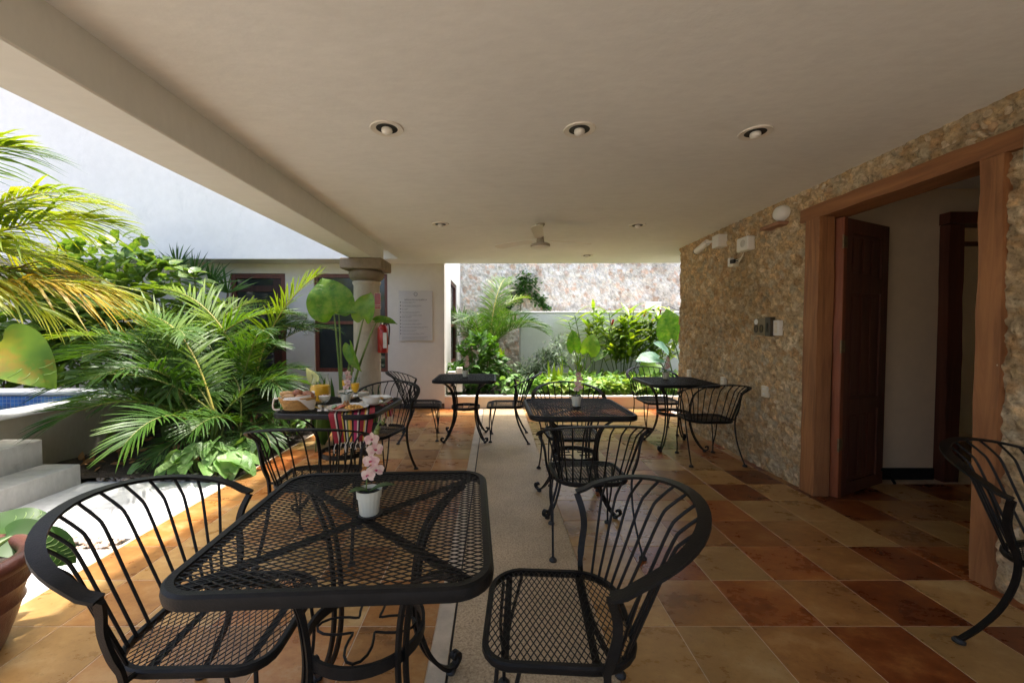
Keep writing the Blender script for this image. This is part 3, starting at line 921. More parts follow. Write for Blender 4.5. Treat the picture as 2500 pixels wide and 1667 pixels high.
# --- planter and back garden
g = MB(); g.box(-0.828, 5.2, YB, YB + 0.13, -0.05, 0.180)
pl = tag(g.obj('planter_wall', M['planter'], smooth=False), 'low peach rendered planter wall edging the back garden', 'wall')
g = MB(); g.cbox(-0.828, 5.2, YB - 0.012, YB + 0.15, 0.1805, 0.205, 0.005); g.obj('cap', M['planter_cap'], pl, sharp=25)
g = MB(); vv = []; fs = []
for j in range(21):
    for i in range(31):
        x = -0.83 + i * 6.03 / 30; y = 6.90 + j * 3.15 / 20
        vv.append((x, y, 0.17 + 0.04 * noise.noise(Vector((x * 2, y * 2, 0)))))
for j in range(20):
    for i in range(30):
        a = j * 31 + i; fs.append((a, a + 1, a + 32, a + 31))
g.add(vv, fs)
tag(g.obj('garden_soil', M['soil']), kind='structure')
PALP = [(0.80, 0.74, 0.66), (0.82, 0.79, 0.73), (0.78, 0.68, 0.59), (0.82, 0.77, 0.70), (0.74, 0.62, 0.52), (0.83, 0.80, 0.76), (0.74, 0.56, 0.44), (0.80, 0.76, 0.70)]
gw = empty('garden_stone_wall', (2.0, 10.0, 0), 0, 'tall pale rubble stone wall at the back of the garden', 'wall')
o = rubble('masonry_face', 'y', 10.0, (-0.83, 5.6), (0.0, 3.2), 0.030, 0.095, PALP, (0.80, 0.78, 0.74), 9, 0.042, None, None, M['rubble'])
o.parent = gw; o.matrix_parent_inverse = Matrix.Translation((-2.0, -10.0, 0))
g = MB(); g.box(-2.83, 3.6, 0.03, 0.5, 0, 3.2); g.obj('masonry_core', M['planter_cap'], gw, smooth=False)
placed = []
while len(placed) < 150:
    x, z, s = srng.uniform(-0.75, 4.2), srng.uniform(0.4, 3.0), srng.uniform(0.035, 0.085)
    if any((x - a) ** 2 + (z - b) ** 2 < (0.7 * (s + c)) ** 2 for a, b, c in placed): continue
    placed.append((x, z, s))
    inst('stone', srng.choice(ROCKS_P), gw, (x - 2.0, srng.uniform(-0.016, 0.0), z), (0, R(srng.uniform(0, 360)), 0), (s * srng.uniform(0.8, 1.3), 0.028, s * srng.uniform(0.5, 0.8)))
g = MB(); g.cbox(0.56, 5.2, 9.0, 9.45, 0.0, 1.66, 0.012)
ww = tag(g.obj('white_garden_wall', M['white_dirty'], sharp=25), 'low weathered white wall standing before the pale stone wall', 'wall')
g = MB(); g.cbox(0.555, 5.2, 8.985, 9.46, 1.661, 1.70, 0.008); g.obj('cap', M['wall_white'], ww, sharp=25)

# --- left side: slabs, steps, pool
g = MB(); g.cbox(-3.56, -2.30, 2.575, 3.54, -0.07, -0.012, 0.006)
slabs = tag(g.obj('path_slab', M['slab'], sharp=25), kind='structure')
g = MB(); g.cbox(-3.40, -2.30, 1.55, 2.44, -0.07, -0.014, 0.006)
tag(g.obj('path_slab', M['slab'], sharp=25), kind='structure')
g = MB()
vv = []; fs = []
for j in range(17):
    for i in range(13):
        x = -4.25 + i * 1.965 / 12; y = 3.50 + j * 3.25 / 16
        e = min(1, (-2.3 - x) / 0.4)
        vv.append((x, y, -0.03 + 0.05 * max(0, e) + 0.03 * noise.noise(Vector((x * 3, y * 3, 1)))))
for j in range(16):
    for i in range(12):
        a = j * 13 + i; fs.append((a, a + 1, a + 14, a + 13))
g.add(vv, fs); tag(g.obj('bed_soil', M['soil']), kind='structure')
st = empty('concrete_steps', (-3.56, 3.49, 0), 0, 'grey cast concrete steps up to the pool', 'steps')
g = MB(); g.cbox(-0.32, 0.0, -3.4, 0.0, -0.06, 0.157, 0.008); g.obj('step', M['concrete'], st, sharp=25)
g = MB(); g.cbox(-0.66, -0.322, -3.4, 0.0, -0.06, 0.372, 0.008); g.obj('step', M['concrete'], st, sharp=25)
pool = empty('raised_pool', (-4.22, 4.9, 0), 0, 'raised pool with pale coping and blue mosaic at the left edge', 'pool')
g = MB(); g.box(-0.16, 0.0, -3.6, 0.05, -0.06, 0.535); g.box(-5.0, -0.161, -0.11, 0.05, -0.06, 0.535)
g.obj('pool_wall', M['pool_wall'], pool, smooth=False)
g = MB()
g.bar([(-0.09, -3.6, 0.565), (-0.09, 0.13, 0.565)], 0.26, 0.055, V(1, 0, 0)); g.bar([(-5.0, -0.02, 0.5655), (-0.225, -0.02, 0.5655)], 0.26, 0.055, V(0, 1, 0))
cp = g.obj('coping', M['coping'], pool, smooth=False)
bv = cp.modifiers.new('round', 'BEVEL'); bv.width = 0.02; bv.segments = 3
def mat_mosaic():
    m, nt, b, o = new_mat('blue_pool_mosaic')
    br = nt.nodes.new('ShaderNodeTexBrick')
    br.offset = 0.0; br.squash = 1.0
    br.inputs['Scale'].default_value = 1.0
    br.inputs['Brick Width'].default_value = 0.045; br.inputs['Row Height'].default_value = 0.045
    br.inputs['Mortar Size'].default_value = 0.0025
    br.inputs['Color1'].default_value = (0.012, 0.10, 0.42, 1); br.inputs['Color2'].default_value = (0.03, 0.20, 0.60, 1)
    br.inputs['Mortar'].default_value = (0.22, 0.36, 0.55, 1)
    g_ = nt.nodes.new('ShaderNodeNewGeometry'); sp = nt.nodes.new('ShaderNodeSeparateXYZ'); cb = nt.nodes.new('ShaderNodeCombineXYZ')
    ad = nt.nodes.new('ShaderNodeMath'); ad.operation = 'ADD'
    nt.links.new(g_.outputs['Position'], sp.inputs[0])
    nt.links.new(sp.outputs['X'], ad.inputs[0]); nt.links.new(sp.outputs['Y'], ad.inputs[1])
    nt.links.new(ad.outputs[0], cb.inputs['X']); nt.links.new(sp.outputs['Z'], cb.inputs['Y'])
    nt.links.new(cb.outputs[0], br.inputs['Vector'])
    nt.links.new(br.outputs['Color'], b.inputs['Base Color']); b.inputs['Roughness'].default_value = 0.2
    return m
mos = mat_mosaic()
g = MB(); g.box(-0.172, -0.1605, -3.6, -0.121, -0.05, 0.53); g.box(-5.0, -0.172, -0.121, -0.1105, -0.05, 0.53); g.box(-5.0, -0.172, -3.6, -0.121, -0.055, -0.051)
g.obj('mosaic_lining', mos, pool, smooth=False)
m, nt, b, o = new_mat('pool_water')
b.inputs['Base Color'].default_value = (0.55, 0.85, 1.0, 1); b.inputs['Roughness'].default_value = 0.02
b.inputs['Transmission Weight'].default_value = 1.0; b.inputs['IOR'].default_value = 1.33
tn = tex_noise(nt, 5, 3, 0.5, vec=world_vec(nt)); add_bump(nt, b, tn.outputs['Fac'], 0.3, 0.01)
g = MB(); g.add([(-5.0, -3.6, 0.42), (-0.173, -3.6, 0.42), (-0.173, -0.122, 0.42), (-5.0, -0.122, 0.42)], [(0, 1, 2, 3)])
tag(g.obj('water', m, pool, smooth=False))
# deck at the head of the steps, outside the frame
g = MB(); g.box(-9.0, -4.3, -1.0, 1.25, -0.06, 0.56); tag(g.obj('pool_deck', M['coping'], smooth=False), kind='structure')
g = MB(); g.box(-9.3, -9.0, -3.0, 7.0, -0.08, 3.2); tag(g.obj('boundary_wall', M['wall_white'], smooth=False), 'white boundary wall beyond the pool', 'wall')
# beds between pool and far wall
g = MB(); g.box(-9.0, -4.22, 5.0, 6.74, -0.06, 0.30); tag(g.obj('raised_bed', M['soil'], smooth=False), kind='structure')

# pebbles
peb = MB(); prng = random.Random(4)
def pebble(x, y, z, s):
    bm = bmesh.new(); bmesh.ops.create_icosphere(bm, subdivisions=1, radius=1)
    rz = prng.uniform(0, 6.28); a, b_ = s * prng.uniform(0.8, 1.4), s * prng.uniform(0.6, 1.0)
    vv = []
    for v in bm.verts:
        X, Y, Z = v.co.x * a, v.co.y * b_, v.co.z * s * 0.55
        vv.append((x + X * math.cos(rz) - Y * math.sin(rz), y + X * math.sin(rz) + Y * math.cos(rz), z + Z))
    peb.add(vv, [tuple(v.index for v in f.verts) for f in bm.faces]); bm.free()
for i in range(260): pebble(prng.uniform(-3.4, -2.31), prng.uniform(2.44, 2.575), prng.uniform(-0.045, -0.015), prng.uniform(0.012, 0.03))
for i in range(420): pebble(prng.uniform(-3.3, -2.31), prng.uniform(1.20, 1.56), prng.uniform(-0.045, -0.015), prng.uniform(0.012, 0.032))
for i in range(240): pebble(prng.uniform(-3.5, -2.4), prng.uniform(3.55, 3.72), prng.uniform(-0.03, 0.01), prng.uniform(0.012, 0.03))
m, nt, b, o = new_mat('river_pebble')
tn = tex_noise(nt, 18, 2, 0.5, vec=world_vec(nt)); r_ = ramp(nt, tn.outputs['Fac'], [(0.3, (0.30, 0.20, 0.14)), (0.45, (0.62, 0.52, 0.42)), (0.6, (0.72, 0.66, 0.58)), (0.75, (0.45, 0.27, 0.17))], 'CONSTANT')
nt.links.new(r_.outputs[0], b.inputs['Base Color']); b.inputs['Roughness'].default_value = 0.6
tag(peb.obj('pebbles', m, sharp=None), 'cream and brown river pebbles between the path slabs', 'pebbles', kind='stuff')

# ------------------------------------------------------------------ wrought iron tables and chairs
def diamond_mesh(poly, lx, ly, z, w, h, zf=None):
    """expanded metal: lattice of thin struts clipped to the outline; long axis of the diamonds along x"""
    mb = MB()
    xs = [p[0] for p in poly]; ys = [p[1] for p in poly]
    x0, x1, y0, y1 = min(xs), max(xs), min(ys), max(ys)
    nx = int((x1 - x0) / (lx / 2)) + 2; ny = int((y1 - y0) / (ly / 2)) + 2
    cx, cy_ = (x0 + x1) / 2, (y0 + y1) / 2
    def node(i, j): return (cx + (i - nx // 2) * lx / 2, cy_ + (j - ny // 2) * ly / 2)
    for i in range(nx + 1):
        for j in range(ny + 1):
            if (i + j) % 2: continue
            for dj in (-1, 1):
                a = node(i, j); b = node(i + 1, j + dj)
                if not (inside(poly, *a) or inside(poly, *b)): continue
                d = Vector((b[0] - a[0], b[1] - a[1], 0)); n_ = Vector((-d.y, d.x, 0)).normalized() * (w / 2)
                za = z + (zf(*a) if zf else 0); zb = z + (zf(*b) if zf else 0)
                vv = [(a[0] - n_.x, a[1] - n_.y, za - h), (a[0] + n_.x, a[1] + n_.y, za - h), (a[0] + n_.x, a[1] + n_.y, za), (a[0] - n_.x, a[1] - n_.y, za),
                      (b[0] - n_.x, b[1] - n_.y, zb - h), (b[0] + n_.x, b[1] + n_.y, zb - h), (b[0] + n_.x, b[1] + n_.y, zb), (b[0] - n_.x, b[1] - n_.y, zb)]
                mb.add(vv, [(0, 4, 5, 1), (1, 5, 6, 2), (2, 6, 7, 3), (3, 7, 4, 0)])
    return mb

TS, TZ = 0.735, 0.735
def make_table():
    root = empty('patio_table')
    h = TS / 2
    rim = rounded_rect(-h + 0.012, h - 0.012, -h + 0.012, h - 0.012, 0.085, 7)
    g = MB()
    pts = [V(x, y, TZ - 0.017) for x, y in rim]
    # rolled edge: rounded section
    n = len(pts); vv = []; fs = []
    sec = [(-0.012, 0.017), (0.004, 0.0185), (0.011, 0.013), (0.013, 0.0), (0.011, -0.015), (0.004, -0.018), (-0.006, -0.017), (-0.006, 0.010), (-0.012, 0.012)]
    for i in range(n):
        t = (pts[(i + 1) % n] - pts[i - 1]).normalized(); o_ = V(t.y, -t.x, 0)
        for a, b in sec: vv.append(pts[i] + o_ * a + V(0, 0, b))
    k = len(sec)
    for i in range(n):
        for q in range(k):
            fs.append((i * k + q, i * k + (q + 1) % k, ((i + 1) % n) * k + (q + 1) % k, ((i + 1) % n) * k + q))
    g.add(vv, fs); g.obj('rim', M['metal'], root)
    inner = rounded_rect(-h + 0.023, h - 0.023, -h + 0.023, h - 0.023, 0.074, 7)
    diamond_mesh(inner, 0.0390, 0.0180, TZ - 0.004, 0.0029, 0.0020).obj('mesh_top', M['metal_mesh'], root, smooth=False)
    d = h * 0.93
    for a in (45, 135):
        c, s_ = math.cos(R(a)), math.sin(R(a))
        g = MB(); L = d * 1.36
        g.bar([(-c * L, -s_ * L, TZ - 0.016 - (0.005 if a > 90 else 0)), (c * L, s_ * L, TZ - 0.016 - (0.005 if a > 90 else 0))], 0.030, 0.005, V(-s_, c, 0))
        g.obj('cross_brace', M['metal'], root, smooth=False)
    prof = [(0.40, 0.705), (0.345, 0.690), (0.28, 0.655), (0.225, 0.60), (0.195, 0.52), (0.180, 0.42), (0.178, 0.34), (0.190, 0.25), (0.225, 0.15), (0.275, 0.07), (0.318, 0.026), (0.350, 0.018), (0.372, 0.036), (0.370, 0.058), (0.352, 0.062), (0.345, 0.048)]
    for a in (45, 135, 225, 315):
        g = MB()
        c, s_ = math.cos(R(a)), math.sin(R(a)); T = V(-s_, c, 0)
        for off in (-0.0125, 0.0125):
            path = smoothpath([V(c * r, s_ * r, z) + T * (off if z > 0.03 and r < 0.32 else off * 0.55) for r, z in prof], 4)
            g.bar(path, 0.012, 0.013, T)
        leg = g.obj('leg', M['metal'], root)
        g = MB(); g.lathe([(0.0, 0.0), (0.017, 0.0), (0.019, 0.008), (0.012, 0.020), (0.0, 0.022)], 14, (c * 0.335, s_ * 0.335, 0))
        g.obj('foot', M['black'], leg)
    g = MB(); ring = [V(0.168 * math.cos(2 * math.pi * i / 40), 0.168 * math.sin(2 * math.pi * i / 40), 0.375) for i in range(40)]
    g.bar(ring, 0.034, 0.010, V(0, 0, 1), closed=True); rg = g.obj('ring', M['metal'], root)
    g = MB(); wv = [V((0.095 + 0.05 * math.cos(4 * t)) * math.cos(t), (0.095 + 0.05 * math.cos(4 * t)) * math.sin(t), 0.381) for t in [2 * math.pi * i / 48 for i in range(48)]]
    g.tube(wv, 0.004, 6, closed=True); g.obj('wire_scroll', M['metal'], rg)
    return root

def make_chair():
    root = empty('patio_chair')
    SZ = 0.425
    out = rounded_rect(-0.215, 0.215, -0.205, 0.225, 0.095, 6, 0.13)
    g = MB(); pts = [V(x, y, SZ - 0.012 - (0.014 if y > 0.12 else 0) * ((y - 0.12) / 0.105 if y > 0.12 else 0)) for x, y in out]
    n = len(pts); vv = []; fs = []
    sec = [(-0.009, 0.012), (0.004, 0.013), (0.009, 0.008), (0.010, -0.006), (0.006, -0.012), (-0.006, -0.012), (-0.009, -0.006)]
    for i in range(n):
        t = (pts[(i + 1) % n] - pts[i - 1]).normalized(); o_ = V(t.y, -t.x, 0).normalized()
        for a, b in sec: vv.append(pts[i] + o_ * a + V(0, 0, b))
    k = len(sec)
    for i in range(n):
        for q in range(k):
            fs.append((i * k + q, i * k + (q + 1) % k, ((i + 1) % n) * k + (q + 1) % k, ((i + 1) % n) * k + q))
    g.add(vv, fs); g.obj('seat_rim', M['metal'], root)
    zf = lambda x, y: -0.010 * max(0, 1 - (x / 0.2) ** 2) * max(0, 1 - (y / 0.21) ** 2) - (0.013 * (y - 0.12) / 0.105 if y > 0.12 else 0)
    diamond_mesh(rounded_rect(-0.197, 0.197, -0.187, 0.207, 0.078, 6, 0.112), 0.0380, 0.0187, SZ - 0.004, 0.0028, 0.0020, zf).obj('seat_mesh', M['metal_mesh'], root, smooth=False)
    for yy, zz in ((0.165, SZ - 0.024), (-0.085, SZ - 0.020)):
        g = MB(); g.bar([(-0.206, yy, zz), (0.206, yy, zz)], 0.022, 0.005, V(0, 1, 0)); g.obj('seat_brace', M['metal'], root, smooth=False)
    # horseshoe top band
    def band(ph):
        return V(0.322 * math.cos(ph), -0.125 - 0.285 * math.sin(ph), 0.690 + 0.112 * math.sin(ph) ** 0.8)
    g = MB(); N = 28
    pts = []; side = []
    pts.append(V(0.318, -0.092, 0.679)); side.append(V(1, 0, 0))
    for i in range(N + 1):
        ph = math.pi * i / N; p = band(min(max(ph, 1e-4), math.pi - 1e-4)); pts.append(p); side.append(V(math.cos(ph) * 1.1, -math.sin(ph), 0).normalized())
    pts.append(V(-0.318, -0.092, 0.679)); side.append(V(-1, 0, 0))
    g.bar(pts, 0.036, 0.009, side); g.obj('back_band', M['metal'], root, sharp=50)
    # spindles
    for i in range(12):
        f = (i + 0.5) / 12; ph = R(10 + 160 * f)
        top = band(ph) - V(0, 0, 0.004)
        pb = R(8 + 164 * f)
        sx = abs(math.cos(pb)) ** 0.75 * (1 if math.cos(pb) >= 0 else -1); sy = math.sin(pb) ** 0.75
        bot = V(0.203 * sx, -0.095 - 0.105 * sy, SZ - 0.006)
        kx = bot + (top - bot) * 0.86; hor = V(top.x - bot.x, top.y - bot.y, 0) * -0.22; kink = kx + hor
        kink.z = bot.z + (top.z - bot.z) * 0.84
        g = MB(); g.tube(smoothpath([bot, bot + (kink - bot) * 0.5, bot + (kink - bot) * 0.93, kink + (top - kink) * 0.25, top], 3), 0.0048, 6)
        g.obj('spindle', M['metal'], root)
    for sx in (1, -1):
        path = smoothpath([V(sx * 0.316, -0.094, 0.674), V(sx * 0.292, -0.112, 0.620), V(sx * 0.282, -0.118, 0.565), V(sx * 0.272, -0.108, 0.500), V(sx * 0.252, -0.100, 0.430), V(sx * 0.243, -0.112, 0.33), V(sx * 0.243, -0.148, 0.21), V(sx * 0.250, -0.200, 0.10), V(sx * 0.258, -0.250, 0.016)], 4)
        g = MB(); ww = [0.024 if p.z > 0.45 else 0.019 for p in path]
        g.bar(path, ww, 0.011, V(0.25, 1, 0.3)); lg = g.obj('rear_leg', M['metal'], root)
        g = MB(); g.tube([(sx * 0.252, -0.102, 0.418), (sx * 0.205, -0.095, 0.414)], 0.008, 6); g.obj('stub', M['metal'], lg)
        g = MB(); g.lathe([(0, 0), (0.021, 0.0), (0.022, 0.008), (0.014, 0.018), (0, 0.02)], 14, (sx * 0.259, -0.254, 0)); g.obj('glide', M['black'], lg)
        g = MB()
        foot = V(sx * 0.192, 0.185, 0.012)
        for q in (V(sx * 0.200, 0.120, 0.405), V(sx * 0.170, 0.185, 0.398)):
            g.tube(smoothpath([q, q + (foot - q) * 0.45 + V(sx * 0.010, 0.012, 0), foot + V(0, 0, 0.07) + (q - foot) * 0.03, foot], 4), 0.0062, 7)
        lg = g.obj('front_leg', M['metal'], root)
        g = MB(); g.lathe([(0, 0), (0.021, 0.0), (0.022, 0.008), (0.014, 0.018), (0, 0.02)], 14, (foot.x, foot.y, 0)); g.obj('glide', M['black'], lg)
    return root

GT = 'black iron tables on the terrace'; GC = 'black iron barrel-back chairs on the terrace'
TABLES = [  # x, y, rotation, label
    (-0.405, 1.268, 3.0, 'black mesh-top iron table in the foreground, nearest to the viewer'),
    (-1.160, 3.120, -4.0, 'black iron table laid with the breakfast beside the palms'),
    (0.600, 3.050, 0.5, 'black mesh-top iron table in the middle, on the right edge of the stone strip'),
    (-0.350, 4.930, 0.0, 'black iron table before the cream wall corner, nearest to the garden on the left'),
    (2.010, 4.590, 0.0, 'black iron table against the far end of the stone wall'),
]
T0 = make_table()
table_objs = []
for i, (x, y, rz, lab) in enumerate(TABLES):
    o = T0 if i == 0 else copy_tree(T0)
    o.location = (x, y, 0.001); o.rotation_euler = (0, 0, R(rz)); o.scale = (1.055, 1.055, 1) if i == 0 else (1, 1, 1); tag(o, lab, 'table', GT); table_objs.append(o)
CHAIRS = [  # x, y, facing (degrees, 0 = away from the viewer), label
    (-0.850, 1.265, -88, 'black iron chair left of the foreground table, its back curving round at lower left'),
    (0.205, 1.275, 86, 'black iron chair right of the foreground table, its whole seat in view'),
    (2.265, 1.500, 194, 'black iron chair cut off by the right edge before the near doorpost'),
    (-1.075, 2.480, 4, 'black iron chair with its back to the viewer, before the breakfast table'),
    (-1.060, 3.640, 164, 'black iron chair on the far side of the breakfast table'),
    (0.580, 2.550, 2, 'black iron chair with its back to the viewer, before the middle table'),
    (0.665, 3.570, 178, 'black iron chair on the far side of the middle table'),
    (-0.880, 4.930, -84, 'black iron chair below the pool rules sign, left of its table'),
    (0.140, 4.900, 88, 'black iron chair standing on the stone strip, turned left towards its table'),
    (2.130, 4.130, 1, 'black iron chair close to the stone wall, its back to the viewer'),
    (2.060, 5.200, 180, 'black iron chair at the far end of the stone wall, facing the viewer'),
]
C0 = make_chair()
for i, (x, y, a, lab) in enumerate(CHAIRS):
    o = C0 if i == 0 else copy_tree(C0)
    o.location = (x, y, 0.001); o.rotation_euler = (0, 0, R(a)); tag(o, lab, 'chair', GC)

# ------------------------------------------------------------------ ceiling lights, fan
GL = 'recessed ceiling lights'
M['opal'] = mat_plain('opal_bulb', (0.80, 0.78, 0.70), 0.3, var=0.02)
M['trim'] = mat_plain('white_trim_ring', (0.74, 0.70, 0.62), 0.45, var=0.03)
def make_downlight():
    root = empty('ceiling_light')
    g = MB(); g.lathe([(0.058, -0.003), (0.086, -0.007), (0.089, -0.001), (0.089, 0.002)], 32); g.lathe([(0.058, -0.003), (0.056, 0.004)], 32)
    g.obj('trim_ring', M['trim'], root)
    g = MB(); g.lathe([(0.0575, -0.0028), (0.052, -0.0024), (0.0, -0.002)], 32)
    g.obj('baffle', M['black'], root)
    g = MB(); g.lathe([(0.0, -0.034), (0.014, -0.0325), (0.025, -0.026), (0.030, -0.016), (0.028, -0.004), (0.026, -0.002)], 24)
    g.obj('bulb', M['opal'], root)
    return root
L0 = make_downlight()
LIGHTS = [(-0.585, 2.255, 'round white ceiling downlight nearest the beam'), (0.470, 2.31, 'round white ceiling downlight in the middle of the near row'), (1.495, 2.385, 'round white ceiling downlight at the right of the near row'),
          (-0.560, 4.26, 'small ceiling downlight left of the fan'), (1.520, 4.40, 'small ceiling downlight right of the fan'), (1.360, 6.08, 'farthest ceiling downlight, by the garden edge')]
for i, (x, y, lab) in enumerate(LIGHTS):
    o = L0 if i == 0 else copy_tree(L0)
    o.location = (x, y, ceil_z(x, y)); tag(o, lab, 'ceiling light', GL)

fan = empty('ceiling_fan', (0.475, 4.30, ceil_z(0.475, 4.30)), 0, 'grey ceiling fan with slim blades and a shallow lamp', 'ceiling fan')
M['fan'] = mat_plain('taupe_fan_enamel', (0.33, 0.30, 0.23), 0.5, var=0.05)
g = MB(); g.tube([(0, 0, 0), (0, 0, -0.135)], 0.010, 10); g.lathe([(0.045, 0.0), (0.045, -0.012), (0.02, -0.04), (0.012, -0.045)], 20)
g.obj('rod', M['fan'], fan)
g = MB(); g.lathe([(0.0, -0.120), (0.030, -0.122), (0.036, -0.132), (0.040, -0.195), (0.040, -0.20), (0.09, -0.208), (0.102, -0.216), (0.102, -0.232), (0.096, -0.238)], 32)
g.obj('motor', M['fan'], fan)
g = MB(); g.lathe([(0.098, -0.2355), (0.088, -0.243), (0.05, -0.249), (0.0, -0.251)], 32)
g.obj('lamp_disc', M['trim'], fan)
for k in range(3):
    a = R(20 + 120 * k); c, s_ = math.cos(a), math.sin(a); T = V(-s_, c, 0.22)
    g = MB(); g.bar([V(c * r, s_ * r, -0.165) for r in (0.038, 0.10, 0.14, 0.35, 0.56, 0.60)], [0.03, 0.035, 0.09, 0.10, 0.115, 0.06], 0.005, T)
    g.obj('blade', M['trim'], fan)

# ------------------------------------------------------------------ things on the stone wall
def wall_box(name, y0, y1, z0, z1, x0, x1, mat, label=None, cat=None, b=0.004, group=None):
    g = MB(); g.cbox(WX - x1, WX - x0, y0, y1, z0, z1, b); o = g.obj(name, mat, sharp=25)
    return tag(o, label, cat, group)
# security camera and its box
cam_o = empty('security_camera', (WX, 4.55, 2.30), 0, 'grey bullet security camera with its square junction box under the ceiling', 'camera')
g = MB(); g.cbox(-0.125, -0.02, -0.075, 0.055, -0.09, 0.045, 0.006); g.obj('junction_box', M['white_plastic'], cam_o, sharp=25)
g = MB(); g.tube([(-0.125, 0.05, -0.01), (-0.16, 0.10, -0.005), (-0.165, 0.16, -0.02)], 0.014, 8); g.obj('arm', M['white_plastic'], cam_o)
g = MB(); g.tube([(-0.150, 0.10, -0.008), (-0.175, 0.30, -0.075)], 0.036, 16); body = g.obj('body', M['white_plastic'], cam_o)
g = MB(); g.tube([(-0.1745, 0.296, -0.0737), (-0.178, 0.315, -0.080)], 0.033, 16); g.obj('lens', M['black'], body)
rt = empty('wall_speaker', (WX, 4.09, 2.15), 0, 'white wall box with a round grey dial below the ceiling', 'wall box')
g = MB(); g.cbox(-0.095, -0.015, -0.085, 0.10, -0.062, 0.075, 0.010); bo = g.obj('housing', M['white_plastic'], rt, sharp=30)
g = MB(); g.lathe([(0.036, 0), (0.036, 0.004), (0.024, 0.006), (0.022, 0.003), (0.0, 0.003)], 24); g.obj('dial', mat_plain('grey_dial', (0.48, 0.47, 0.43), 0.4), rt, (-0.0952, -0.01, 0.008), (0, R(-90), 0))
cn = empty('cable_connector', (WX, 4.33, 2.02), 0, 'bare white cable connector hanging in a hole of the stone wall', 'connector')
g = MB(); g.cbox(-0.07, -0.005, 0.02, 0.055, -0.045, 0.045, 0.004); g.obj('plate', M['white_plastic'], cn, sharp=25)
g = MB(); g.cbox(-0.075, -0.01, -0.055, 0.015, -0.055, -0.025, 0.004); g.obj('block', M['ivory'], cn, sharp=25)
g = MB(); g.cbox(-0.07, -0.02, -0.06, 0.015, -0.015, 0.020, 0.004); g.obj('plug', M['black'], cn, sharp=25)
for k in range(3):
    g = MB(); g.tube(smoothpath([(-0.045, -0.05, -0.02 + 0.015 * k), (-0.06, -0.12, -0.035 + 0.02 * k), (-0.05, -0.17, 0.03), (-0.05, -0.20, 0.075)], 5), 0.004, 6); g.obj('wire', M['ivory'], cn)
sm = empty('alarm_sounder', (WX, 3.62, 2.335), 0, 'domed white sounder over a small brick ledge near the lintel', 'sounder')
g = MB(); pr = [(0.0, 0.070), (0.035, 0.068), (0.058, 0.055), (0.068, 0.03), (0.070, 0.0)]
g.lathe(pr, 28); dome = g.obj('dome', M['white_plastic'], sm, (-0.02, 0, -0.01), (0, R(-90), R(12)))
g = MB(); g.cbox(-0.105, 0.0, -0.06, 0.19, -0.118, -0.088, 0.006); g.obj('ledge', mat_plain('brick_ledge', (0.33, 0.17, 0.10), 0.9, var=0.25, bump=0.006), sm, sharp=25)
# room number plaque
pq = empty('room_number_plaque', (WX, 3.80, 1.335), 0, 'small bronze room number plaque with a dark end panel', 'plaque')
M['bronze'] = mat_plain('dull_bronze', (0.20, 0.155, 0.085), 0.5, var=0.15)
M['bronze_dark'] = mat_plain('dark_bronze', (0.055, 0.042, 0.024), 0.45)
g = MB(); g.cbox(-0.058, -0.030, -0.045, 0.145, -0.078, 0.080, 0.003); g.obj('plate', M['bronze'], pq, sharp=25)
g = MB(); g.cbox(-0.075, -0.028, -0.115, -0.0455, -0.085, 0.088, 0.003); g.obj('dark_panel', M['bronze_dark'], pq, sharp=25)
for ch, yy in (('0', 0.100), ('0', 0.025)):
    inst('digit', text_mesh(ch, 0.115, M['bronze_dark'], 0.003), pq, (-0.0625, yy, -0.022), (R(90), 0, R(-90)))
inst('digit', text_mesh('1', 0.12, M['black'], 0.003), pq, (-0.0785, -0.080, -0.01), (R(90), 0, R(-90)))
g = MB(); g.lathe([(0.0, 0.004), (0.026, 0.003), (0.027, 0.0)], 22); g.obj('badge', mat_plain('white_badge', (0.72, 0.74, 0.74), 0.3), pq, (-0.0585, 0.105, 0.048), (0, R(-90), 0))
sw_ = empty('light_switch', (WX, 3.645, 1.325), 0, 'white switch plate beside the room number plaque', 'switch')
g = MB(); g.cbox(-0.048, -0.01, -0.038, 0.038, -0.068, 0.068, 0.004); g.obj('plate', M['white_plastic'], sw_, sharp=25)
for k in range(3):
    g = MB(); g.cbox(-0.053, -0.0482, -0.016, 0.016, -0.045 + 0.034 * k, -0.019 + 0.034 * k, 0.002); g.obj('rocker', M['ivory'], sw_, sharp=25)
def outlet(y, z, w, label):
    r_ = empty('wall_outlet', (WX, y, z), 0, label, 'outlet', 'ivory outlets in the stone wall')
    g = MB(); g.cbox(-0.042, -0.01, -w / 2, w / 2, -0.052, 0.052, 0.004); g.obj('plate', M['ivory'], r_, sharp=25)
    for k in (-1, 1):
        g = MB(); g.cbox(-0.045, -0.0422, -0.014, 0.014, k * 0.022 - 0.010, k * 0.022 + 0.010, 0.001); g.obj('socket', M['white_plastic'], r_, sharp=25)
outlet(3.80, 0.735, 0.080, 'ivory outlet plate low on the stone wall, nearest the doorway')
outlet(4.50, 0.735, 0.080, 'ivory outlet plate on the stone wall just behind the far right table')
outlet(5.30, 0.735, 0.080, 'ivory outlet plate at the far end of the stone wall')
# exit sign at the right edge
ex = empty('exit_sign', (WX - 0.05, 1.905, 2.21), 0, 'green and white safety sign hung at the right edge over the lintel', 'sign')
g = MB(); g.cbox(-0.012, 0.0, -0.28, 0.050, -0.105, 0.105, 0.004); g.obj('frame', mat_plain('pale_green_frame', (0.42, 0.52, 0.44), 0.4), ex, sharp=25)
g = MB(); g.cbox(-0.0145, -0.0122, -0.262, 0.036, -0.092, 0.092, 0.001); g.obj('face', mat_plain('sign_green', (0.02, 0.16, 0.10), 0.4), ex, sharp=25)

